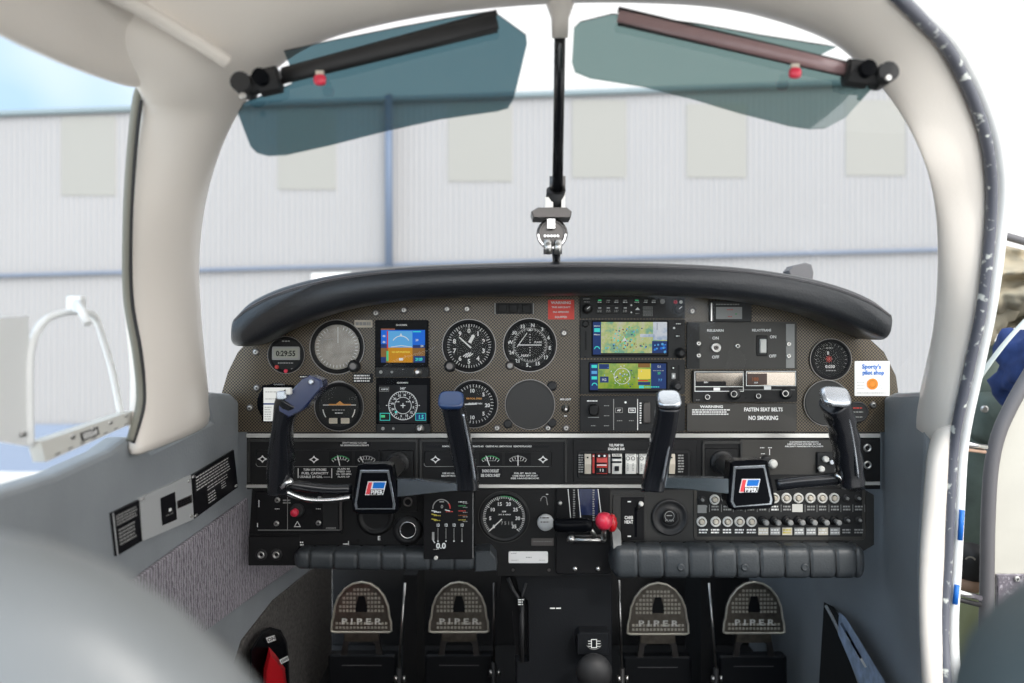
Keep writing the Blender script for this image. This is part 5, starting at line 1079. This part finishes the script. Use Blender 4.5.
for i in range(14):
    x = 701.5+i*11.95
    if i in (3, 4): continue
    breaker(x+(1 if i else 0), 499.5 if i < 2 else 498, '%s circuit breaker position in the upper row, counted from the round vent, %s' % (ORD(i), 'white collared' if 0 < i < 12 else 'dark'), 'white' if 0 < i < 12 else 'dark')

#@@PART yokes
# ================================================================== control yokes
def pts_(L): return [P(*a) for a in L]
def hub(t, poly, inner, Y, logo, base):
    g = PF(Y=Y)
    part('hub_shell', t, lambda b: b.prism(g, poly, -.030, 0, 'gloss_black', ch=2.2, chh=.004))
    part('hub_rim', t, lambda b: (b.prism(g, inner, -.001, .0012, 'cap_silver', ch=.5)))
    cx = sum(p[0] for p in inner)/len(inner); cy = sum(p[1] for p in inner)/len(inner)
    face = [(cx+(x-cx)*.88, cy+(y-cy)*.90) for x, y in inner]
    part('hub_face', t, lambda b: b.prism(g, face, 0, .0016, 'gloss_black', ch=.2))
    gg = PF(Y=Y-.0017); lx, ly, s_ = logo
    def lg(b):
        b.poly(gg, [(lx-9*s_, ly+6*s_), (lx-6*s_, ly-7.6*s_), (lx+12.4*s_, ly-7.6*s_), (lx+10.4*s_, ly+1.4*s_), (lx+9*s_, ly+6*s_)], 'logo_white', .0002)
        b.poly(gg, [(lx-8.2*s_, ly+5.2*s_), (lx-5.4*s_, ly-6.8*s_), (lx-1.6*s_, ly-6.8*s_), (lx-4.4*s_, ly+5.2*s_)], 'logo_red', .0005)
        b.poly(gg, [(lx-.2*s_, ly-6.8*s_), (lx+11.6*s_, ly-6.8*s_), (lx+9.8*s_, ly-.6*s_), (lx-1.6*s_, ly-.6*s_)], 'logo_blue', .0005)
        b.poly(gg, [(lx-3.4*s_, ly+.4*s_), (lx+10*s_, ly+.4*s_), (lx+8.6*s_, ly+5.8*s_), (lx-4.4*s_, ly+5.8*s_)], 'placard_black', .0005)
        b.textw(gg, lx-3.2*s_, lx+8.8*s_, ly+3.2*s_, 4.2*s_, 'PIPER', 'logo_white', .0008)
    part('emblem', t, lg)
    part('column_shaft', t, lambda b: (b.tube([P(cx, cy-6, Y+.02), P(base[0], base[1], YP-.006)], .0135, 'satin_metal', n=20)))
# pilot yoke
y1 = thing('control_yoke', 'pilot control yoke with navy switch head and emblem hub beside it', 'control yoke', P(375, 514, 1.12))
hub(y1, [(357, 466), (363, 464.5), (386, 464.5), (391.5, 466), (398.5, 504), (398, 511), (393, 514.5), (357, 514.5), (352, 511.5), (351, 504)], [(360, 470), (389, 470), (395.5, 504), (395, 509.5), (355.5, 509.5), (354.5, 504)], 1.11, (374, 489, 1.0), (398, 463))
part('arm', y1, lambda b: b.prism(PF(Y=1.112), [(396, 479.5), (420, 480), (440, 482), (460, 484.5), (460, 490.5), (436, 493), (415, 495.5), (396, 497)], -.014, 0, 'arm_chrome', ch=1.6, chh=.003))
part('arm', y1, lambda b: (b.tube(spline(pts_([(352, 497, 1.125), (330, 500, 1.12), (305, 499, 1.115), (284, 491, 1.105)]), 4), [(.0040, .006)]*13, 'chrome', n=12, up=(0, 0, 1)), b.tube(pts_([(281, 487, 1.09), (292, 480, 1.09)]), .0042, 'chrome', n=10), b.tube(spline(pts_([(352, 489, 1.135), (325, 489, 1.13), (285, 484, 1.12)]), 4), [(.0075, .006)]*9, 'horn_black', n=12, up=(0, 0, 1))))
part('grip', y1, lambda b: b.ssweep(spline(pts_([(279, 496, 1.11), (279.5, 488, 1.11), (281, 460, 1.10), (282.5, 430, 1.085), (287, 408, 1.075), (292, 398, 1.07)]), 5), [(.006, .006)]+[(.0145, .018)]*5+[(.0150+.0025*math.sin(i/20*PI*3), .019) for i in range(20)], 'horn_black', n=20))
def swh(b):
    g = PF(Y=1.055)
    b.prism(g, [(302, 378), (309, 375.5), (321, 380), (322, 387), (303, 410), (288, 418), (278, 412), (277, 402), (288, 394)], -.035, 0, 'navy', ch=1.8, chh=.004)
part('switch_head', y1, swh)
part('trim_switch', y1, lambda b: (b.box(PF(Y=1.052), 277, 391, 287, 399.5, -.006, .006, 'cap_silver', r=2, ch=1.2), b.box(PF(Y=1.046), 286, 388.5, 291, 394.5, -.006, .003, 'white_plastic', r=1, ch=.8)))
part('push_button', y1, lambda b: b.lathe(PF(Y=1.054), 311.5, 382, [(2.8, 0), (2.6, .004), (1.6, .005)], 'cap_silver', n=14))
def horn(t, L, rad, capm, capc, capr, hl=None):
    part('grip', t, lambda b: b.ssweep(spline(pts_(L), 5), rad(5*(len(L)-1)+1), 'horn_black', n=22))
    cx, cy, Y = capc
    def cap(b):
        c = P(cx, cy, Y); n = 22; tl = math.radians(capr[3]); rings = []
        nrm = V((capr[2], -math.cos(tl), math.sin(tl))).normalized(); a = V((1, 0, 0)); a = (a-nrm*a.dot(nrm)).normalized(); bb = nrm.cross(a)
        for s_, o in ((1.0, -.006), (1.05, -.001), (1.0, .0015), (.82, .003)):
            r = []
            for j in range(n):
                u, w = math.cos(j*2*PI/n), math.sin(j*2*PI/n)
                r.append(c+a*capr[0]*s_*math.copysign(abs(u)**.55, u)+bb*capr[1]*s_*math.copysign(abs(w)**.55, w)+nrm*o)
            rings.append(r)
        b.loops(rings, capm, cap0=True, cap1=True)
    part('end_cap', t, cap)
    if hl: part('edge_highlight', t, lambda b: b.tube(spline([P(x+1.2, y, Y-.0085) for x, y, Y in hl], 4), .0017, 'cap_silver', n=8))  # silver tube added to draw the highlight down the black grip
def rad1(n):
    return [((.006 if i == 0 else .0135 if i == 1 else .0155), .010 if i == 0 else .018) for i in range(n)]
horn(y1, [(468, 490, 1.11), (468, 486, 1.11), (466, 470, 1.105), (460, 440, 1.09), (455, 415, 1.075), (452, 400, 1.065)], rad1, 'cap_sky_reflection', (451, 399.5, 1.055), (.0165, .0135, .0, 40), [(474, 482, 1.093), (470, 455, 1.085), (465, 430, 1.074), (462, 414, 1.066)])
# copilot yoke
y2 = thing('control_yoke', 'copilot control yoke with two capped horns and emblem hub', 'control yoke', P(752, 511, 1.12))
hub(y2, [(731, 463), (737, 461), (763, 460), (768, 461.5), (776, 500), (775, 506), (770, 509), (736, 511), (729.5, 508.5), (727, 502)], [(733.5, 466.5), (765, 465), (772.5, 500), (771.5, 504.5), (733.5, 507.5), (730.5, 502)], 1.11, (748, 486.5, 1.0), (722, 462))
part('arm', y2, lambda b: b.prism(PF(Y=1.112), [(662, 477), (690, 477.5), (712, 477.5), (730, 478.5), (730, 494), (715, 492.5), (690, 490), (662, 488)], -.014, 0, 'arm_chrome', ch=1.6, chh=.003))
part('arm', y2, lambda b: (b.tube(spline(pts_([(776, 485, 1.125), (800, 482, 1.12), (825, 480, 1.115), (846, 478, 1.11)]), 4), [(.0085, .006)]*13, 'horn_black', n=14, up=(0, 0, 1)), b.tube(pts_([(836, 474, 1.10), (844, 482, 1.10)]), .003, 'chrome', n=10)))
horn(y2, [(653, 491, 1.11), (653, 487, 1.11), (656, 470, 1.105), (661, 445, 1.09), (666, 420, 1.075), (668, 404, 1.065)], rad1, 'cap_silver', (669, 398.5, 1.055), (.0155, .0135, .0, 40), [(661, 482, 1.092), (666, 455, 1.084), (671, 430, 1.074), (674, 416, 1.067)])
def rad2(n): return [((.006 if i == 0 else .0165+.0012*math.sin(i*1.4)), .010 if i == 0 else .019) for i in range(n)]
horn(y2, [(850, 487, 1.11), (850, 482, 1.11), (848, 460, 1.10), (844, 435, 1.085), (839, 415, 1.072), (834, 402, 1.06)], rad2, 'cap_silver', (836, 396, 1.045), (.019, .0145, .12, 38), [(857, 478, 1.092), (853.5, 450, 1.082), (849, 425, 1.068), (846, 412, 1.06)])
#@@PART footwell
# ================================================================== pedals, console
def pedal(cx, y0, y1, w, Y, lb, bright=True):
    g = PF(Y=Y); t = thing('rudder_pedal', lb, 'pedal', g.m(cx, 683), 'rudder pedals')
    H = y1-y0; out = [(cx-w/2, y1-1), (cx-w/2+.5, y1-10)]
    for i in range(11):
        a = PI*(1-i/10); out.append((cx+(w/2-2)*math.cos(a), y1-15-(H-15)*math.sin(a)))
    out += [(cx+w/2-.5, y1-10), (cx+w/2, y1-1), (cx+w/2-3, y1), (cx-w/2+3, y1)]
    part('rim', t, lambda b: b.tube([g.m(x, y, .001) for x, y in out+[out[0]]], .0022, 'pedal_bright', n=8, caps=False))
    def st(b):
        b.prism(g, out, -.010, 0, 'pedal_metal', ch=1.2); sp = 4.3
        for iy in range(12):
            y = y1-4.5-iy*4.2
            if 2 <= iy <= 3: continue
            for ix in range(-8, 9):
                x = cx+ix*sp*.82; d = (x-cx)/(w/2-5); yy = (y1-15-y)/(H-19)
                if abs(x-cx) > w/2-5 or (yy > 0 and d*d+yy*yy > .93): continue
                if abs(x-cx) < 7 and y0+13 < y < y0+32: continue
                b.prism(g, [(x-1.1, y-1.1), (x+1.1, y-1.1), (x+1.1, y+1.1), (x-1.1, y+1.1)], 0, .0015, 'pedal_bright')
    part('pad', t, st)
    part('toe_opening', t, lambda b: b.poly(g, [(cx-3, y0+14), (cx+3, y0+14), (cx+6, y0+25), (cx+6, y0+30), (cx-6, y0+30), (cx-6, y0+25)], 'deep_black', .0006))
    part('lettering', t, lambda b: b.textw(g, cx-20, cx+20, y1-11, 5.8, 'P I P E R', 'pedal_letter', .0022))
    def fork(b):
        ga = PF(Y=Y+.006)
        b.prism(ga, [(cx-17, y1-3), (cx+17, y1-3), (cx+18, y1+10), (cx-18, y1+10)], -.008, 0, 'pedal_metal', ch=.6)
        for s_ in (-1, 1): b.prism(ga, [(cx+s_*18, y1+8), (cx+s_*10, y1+9), (cx+s_*13.5, y1+12), (cx+s_*15, y1+28), (cx+s_*22, y1+28), (cx+s_*20, y1+18)], -.008, 0, 'dark_metal', ch=.6)
    part('arm', t, fork)
    part('bar', t, lambda b: (b.box(g, cx-34, y1+24, cx+34, y1+75, -.03, -.004, 'console_black', r=3, ch=2), b.line(g, cx-20, y1+34, cx+20, y1+34, .8, 'rubber_grey', -.003)))
pedal(361.5, 582, 632, 60, 1.60, 'metal rudder pedal nearest the pilot-side wall')
pedal(459, 582, 632, 59, 1.60, 'dim metal rudder pedal left of the black centre console')
pedal(658, 583, 634, 61, 1.60, 'bright metal rudder pedal right of the black centre console')
pedal(754, 582, 633, 61, 1.60, 'metal rudder pedal nearest the copilot-side wall')
for i, (a, c, lb) in enumerate((((405, 583, 1.5), (399, 668, 1.5), 'thin upright steel rod between the two pilot pedals'), ((494, 583, 1.5), (494, 662, 1.5), 'thin dark upright rod beside the left face of the centre console'), ((619, 580, 1.45), (622, 668, 1.45), 'thin bright upright rod beside the right face of the centre console'), ((709, 583, 1.5), (716, 668, 1.5), 'thin upright steel rod between the two copilot pedals'))):
    t = thing('control_rod', lb, 'rod', P(c[0], c[1]+12, c[2]))
    part('rod', t, lambda b: b.tube([P(*a), P(*c)], .0022, 'dark_metal' if i in (1,) else 'satin_metal', n=8)); part('fitting', t, lambda b: (b.tube([P(c[0]-3, c[1]+8, c[2]), P(c[0]-3, c[1]+14, c[2])], .004, 'satin_metal', n=8), b.tube([P(c[0]+5, c[1]+8, c[2]), P(c[0]+5, c[1]+14, c[2])], .003, 'satin_metal', n=8), b.tube([P(c[0], c[1], c[2]), P(c[0], c[1]+200, c[2])], .005, 'rubber', n=8)))
for lb, x, w_ in (('black upright partition between the pilot pedals', 410, 14), ('black upright partition between the copilot pedals', 708, 14)):
    one('partition', lb, 'partition', lambda b: b.box(PF(Y=1.66), x-w_/2, 575, x+w_/2, 740, -.15, 0, 'black_carpet', r=1, ch=.5))
cs = thing('centre_console', 'black centre console below the throttle quadrant', 'console', P(560, 683, 1.3))
part('cover', cs, lambda b: b.prism(PF(Y=1.28), [(515, 574), (612, 574), (612, 806), (516, 806), (516, 662), (528, 662), (528, 600), (519, 590)], -.3, 0, 'console_black', ch=1.5))
part('side_cover', cs, lambda b: b.prism(PF(Y=1.31), [(500, 574), (530, 574), (530, 664), (524, 666), (516, 664), (512, 610), (500, 596)], -.2, 0, 'deep_black', ch=1.2))
part('lower_box', cs, lambda b: b.prism(PF(Y=1.25), [(577, 636), (580, 633), (609, 633), (609, 655), (577, 655)], -.03, 0, 'console_black', ch=1.2))
part('symbol', cs, lambda b: (b.frame(PF(Y=1.249), 591, 639, 597, 648, .8, 'white_print'), [b.line(PF(Y=1.249), 588, y, 591, y, .6, 'white_print') or b.line(PF(Y=1.249), 597, y, 600.5, y, .6, 'white_print') for y in (641, 643.6, 646.2)], b.arc(PF(Y=1.249), 594, 641, 8.4, 120, 240, .4, 'dim_print')))
part('knob', cs, lambda b: b.ball(P(594, 672, 1.22), (.028, .02, .028), 'rubber', n=24))
part('lettering', cs, lambda b: (b.rect(PF(Y=1.2795), 550, 607.5, 555, 608.8, 'white_print'), b.rect(PF(Y=1.2795), 556, 607.5, 561, 608.8, 'white_print')))
for x, y in ((513, 570), (549, 570)): part('screw', cs, lambda b: b.lathe(PF(Y=1.245), x, y, [(1.6, 0), (1.4, .001)], 'dark_metal', n=10))
t = thing('parking_brake_lever', 'thin black lever with white-lettered button left of the centre console', 'lever', P(521, 666, 1.27))
part('rod', t, lambda b: (b.tube([P(508, 578, 1.27), P(513, 590, 1.265), P(520, 600, 1.26), P(521, 612, 1.26)], .003, 'rubber', n=8), b.tube([P(526, 583, 1.27), P(521, 600, 1.26)], .002, 'rubber', n=8), b.tube([P(522, 604, 1.26), P(522, 662, 1.26)], .0035, 'rubber', n=8)))
part('button', t, lambda b: (b.lathe(PF(Y=1.255), 521, 602, [(4, -.006), (4, 0), (3.4, .001)], 'deep_black', n=18), b.print_rows(PF(Y=1.253), 518, 598.5, 524, 605.5, 3, 'white_print')))
# fuel selector on the left side
fs = thing('fuel_selector', 'black fuel selector plate with red lever low on the side wall', 'fuel selector', PL(272, 683, .03))
fq = lambda pts, off: [PL(x, y, off) for x, y in pts]
o1 = [(250, 650), (262, 631), (270, 627), (281, 630), (287, 642), (289, 660), (290, 700), (250, 720)]
part('plate', fs, lambda b: b.loops([fq(o1, .002), fq(o1, .020), [p.lerp(PL(270, 665, .026), .08) for p in fq(o1, .026)]], 'gloss_black', smooth=False, cap0=True))
o2 = [(269, 647), (276, 655), (285, 668), (288, 700), (262, 700), (264, 668)]
part('lever', fs, lambda b: b.loops([fq(o2, .028), fq(o2, .046), [p.lerp(PL(275, 680, .056), .25) for p in fq(o2, .054)]], 'red_paint', smooth=False, cap0=True))
ql = QF(PL(265, 637, .0275), PL(274, 634, .0275), PL(276, 641, .0275), PL(268, 644, .0275), 9, 8)
part('tag', fs, lambda b: (b.rect(ql, 0, 1, 9, 7, 'white_print', .0006), b.text(ql, 4.5, 4, 3.6, 'ON', 'placard_black', .001)))
ql2 = QF(PL(279, 659, .057), PL(287, 655, .057), PL(289, 661, .057), PL(281, 665, .057), 9, 8)
part('tag', fs, lambda b: (b.rect(ql2, 0, 1, 9, 7, 'white_print', .0006), b.text(ql2, 4.5, 4, 3.2, 'OFF', 'placard_black', .001)))
# placards on the side wall
def plate_q(name, label, c4, mat, deco, w, h, screws=()):
    c4 = [PL(x, y, .003) for x, y in c4]; q_ = QF(*c4, w=w, h=h)
    t = thing(name, label, 'placard', c4[3])
    part('plate', t, lambda b: (b.loops([[p+V((-.003, 0, 0)) for p in c4], c4], mat, smooth=False, cap0=True)))
    part('lettering', t, lambda b: deco(b, q_))
    for x, y in screws: part('screw', t, lambda b: b.lathe(q_, x, y, [(1.5, 0), (1.4, .001), (.8, .0018)], 'satin_metal', n=12))
plate_q('placard', 'small black lettered placard furthest from the panel on the side wall', [(112, 513), (139, 500), (142, 541), (117, 556)], 'placard_black', lambda b, q_: (b.print_rows(q_, 3, 4, 25, 16, 4, 'dim_print'), b.print_rows(q_, 4, 19, 22, 38, 5, 'dim_print'), b.rect(q_, 0, 0, 1.2, 46, 'placard_metal')), 28, 46)
def wpl(b, q_):
    b.rect(q_, 18, 9, 33, 37, 'placard_black', .0005); b.rect(q_, 25, 23, 28, 26, 'white_print', .0008); b.print_rows(q_, 22, 28, 30, 29.5, 1, 'dim_print', .0008)
    b.rect(q_, 34.5, 19, 51, 27, 'dark_metal', .0005); b.print_rows(q_, 36, 20, 50, 26, 3, 'placard_black', .0008)
plate_q('placard', 'silver trim plate with black square between the two black placards', [(140, 498), (191, 475), (194, 519), (143, 541)], 'placard_metal', wpl, 52, 44, ((2, 2), (49, 5), (49, 40)))
plate_q('placard', 'large black placard of fine white print nearest the panel', [(191, 476), (234, 450), (238, 487), (194, 519)], 'placard_black', lambda b, q_: (b.print_rows(q_, 4, 3, 42, 19, 5, 'white_print', fill=.32), b.print_rows(q_, 14, 20, 36, 26, 2, 'white_print', fill=.3), b.print_rows(q_, 14, 28, 22, 40, 4, 'white_print', fill=.35), b.print_rows(q_, 28, 26, 33, 34, 3, 'white_print', fill=.35)), 46, 44, ((2, 2), (2, 42), (44, 41)))
# map pocket and booklet on the right
mp_ = thing('map_pocket', 'dark map pocket with bunched edge low on the copilot side wall', 'pocket', PR(830, 683, .05))
o3 = [(824, 602), (834, 607), (846, 628), (864, 660), (880, 700), (850, 800), (818, 700)]
part('pocket', mp_, lambda b: b.loops([[PR(x, y, .0) for x, y in o3], [PR(x, y, .035) for x, y in o3]], 'black_carpet', smooth=False))
part('edge_binding', mp_, lambda b: b.tube(spline([PR(x, y, .037) for x, y in ((826, 606), (836, 625), (848, 652), (862, 690))], 5), .0028, 'vinyl', n=8))
bk = thing('booklet', 'pale blue booklet leaning in the map pocket', 'booklet', PR(860, 683, .05))
o4 = [(839, 612), (846, 618), (890, 690), (880, 700), (862, 690), (838, 634)]
part('cover', bk, lambda b: b.loops([[PR(x, y, .036) for x, y in o4], [PR(x, y, .043) for x, y in o4]], 'paper_blue', smooth=False, cap0=True))
part('lettering', bk, lambda b: [b.add([PR(x, y, .0436) for x, y in ((842+i*5, 622+i*9), (852+i*5, 640+i*9), (850+i*5, 641+i*9), (840+i*5, 624+i*9))], [[0, 1, 2, 3]], 'sticker_white' if i % 2 else 'hangar_blue') for i in range(4)])
#@@PART seats
# ================================================================== seats near the camera
st_ = thing('pilot_chair', 'blurred grey leather seat back top close to the camera', 'seat', V((-.26, .2, 0)))
part('backrest', st_, lambda b: b.ball((-.226, .285, .40), (.19, .06, .284), 'seat_vinyl', n=48, e=.84))
part('seat_base', st_, lambda b: b.ball((-.272, .42, .14), (.17, .2, .14), 'seat_vinyl', n=30, e=.4))
st2 = thing('copilot_chair', 'dark blurred seat back edge close to the camera by the doorway', 'seat', V((.40, .2, 0)))
part('backrest', st2, lambda b: b.ball((.411, .30, .525), (.24, .05, .15), 'teal_vinyl', n=40, e=.45))
part('seat_base', st2, lambda b: b.ball((.40, .32, .20), (.17, .2, .20), 'teal_vinyl', n=30, e=.4))

#@@PART light
# pieces of a part go one level below it
UNDER = {'emblem': 'hub_face', 'rim': 'pad', 'toe_opening': 'pad', 'trim_switch': 'switch_head', 'push_button': 'switch_head', 'needle': 'dial', 'dial_marks': 'dial', 'end_cap': 'grip', 'edge_highlight': 'grip',
         'engraving': 'cap', 'stitched_seam': 'padded_roll', 'stitching': 'padding', 'rivet': 'base_strip', 'hinge_slots': 'base_strip', 'label_plate': 'base_strip', 'buckle': 'pocket', 'snap_button': 'cloth', 'meter_needle': 'meter'}
for o in list(bpy.data.objects):
    k = o.name.split('.')[0]
    if o.parent and not o.parent.parent and k in UNDER:
        c = [q for q in o.parent.children if q.name.split('.')[0] == UNDER[k]]
        if k == 'meter_needle': c = [q for q in c if abs(sum(v.co.x for v in q.data.vertices)/len(q.data.vertices)-sum(v.co.x for v in o.data.vertices)/len(o.data.vertices)) < .012]
        if k in ('end_cap', 'edge_highlight'): c = [min(c, key=lambda q: abs(sum(v.co.x for v in q.data.vertices)/len(q.data.vertices)-sum(v.co.x for v in o.data.vertices)/len(o.data.vertices)))]
        if k == 'button' and o.parent.name.split('.')[0] != 'circuit_breaker': continue
        if c: o.parent = c[0]
# ================================================================== light, world, camera
for o in list(bpy.data.objects):
    if '_L' in o: del o['_L']
w = bpy.data.worlds.new('sky'); S.world = w; w.use_nodes = True; nt = w.node_tree; bg = nt.nodes['Background']
tc = nt.nodes.new('ShaderNodeTexCoord'); sx = nt.nodes.new('ShaderNodeSeparateXYZ'); r = nt.nodes.new('ShaderNodeValToRGB')
cr = r.color_ramp; cr.elements[0].position = .0; cr.elements[0].color = (.80, .78, .75, 1); cr.elements[1].position = 1; cr.elements[1].color = (.62, .76, .97, 1)
for p, c in ((.48, (.80, .79, .77)), (.51, (1.0, 1.0, 1.0)), (.62, (.95, 1.0, 1.05)), (.78, (.74, .87, 1.0))):
    e = cr.elements.new(p); e.color = (*c, 1)
ma = nt.nodes.new('ShaderNodeMath'); ma.operation = 'MULTIPLY_ADD'; ma.inputs[1].default_value = .5; ma.inputs[2].default_value = .5
nt.links.new(tc.outputs['Generated'], sx.inputs[0]); nt.links.new(sx.outputs['Z'], ma.inputs[0]); nt.links.new(ma.outputs[0], r.inputs[0])
n = nt.nodes.new('ShaderNodeTexNoise'); n.inputs['Scale'].default_value = 1.6; n.inputs['Detail'].default_value = 4
nt.links.new(tc.outputs['Generated'], n.inputs[0])
rc = nt.nodes.new('ShaderNodeValToRGB'); rc.color_ramp.elements[0].position = .25; rc.color_ramp.elements[1].position = .42
xm = nt.nodes.new('ShaderNodeMath'); xm.operation = 'MULTIPLY_ADD'; xm.inputs[1].default_value = .55
nt.links.new(sx.outputs['X'], xm.inputs[0]); nt.links.new(n.outputs[0], xm.inputs[2]); nt.links.new(xm.outputs[0], rc.inputs[0])
mx_ = nt.nodes.new('ShaderNodeMix'); mx_.data_type = 'RGBA'; mx_.inputs[7].default_value = (1.05, 1.05, 1.05, 1)
sy = nt.nodes.new('ShaderNodeMapRange'); sy.inputs['From Min'].default_value = .1; sy.inputs['From Max'].default_value = -.5; sy.inputs['To Min'].default_value = 1.0; sy.inputs['To Max'].default_value = 2.6
nt.links.new(sx.outputs['Y'], sy.inputs['Value']); nt.links.new(sy.outputs[0], bg.inputs['Strength'])
nt.links.new(rc.outputs['Color'], mx_.inputs[0]); nt.links.new(r.outputs['Color'], mx_.inputs[6]); nt.links.new(mx_.outputs[2], bg.inputs['Color'])
bg.inputs['Strength'].default_value = 1.15
cr.elements[2].color = (.66, .80, .93, 1); cr.elements[3].color = (.50, .72, .96, 1)
sun = bpy.data.lights.new('sun', 'SUN'); sun.energy = 1.3; sun.angle = math.radians(3); sun.color = (1, .96, .90)
so = bpy.data.objects.new('sun', sun); COL.objects.link(so); so.rotation_euler = (math.radians(50), 0, math.radians(28))
cam = bpy.data.cameras.new('camera'); co = bpy.data.objects.new('camera', cam); COL.objects.link(co)
co.location = (0, 0, CZ); co.rotation_euler = (PI/2, 0, 0); cam.lens = 28; cam.sensor_width = 36; cam.clip_start = .02; cam.clip_end = 200
cam.dof.use_dof = True; cam.dof.focus_distance = 1.24; cam.dof.aperture_fstop = 3.2
S.camera = co
S.view_settings.view_transform = 'Standard'; S.view_settings.look = 'None'; S.view_settings.gamma = 1; S.view_settings.use_curve_mapping = False
S.view_settings.exposure = 0.25
S.cycles.max_bounces = 8; S.cycles.transparent_max_bounces = 16; S.cycles.use_denoising = True
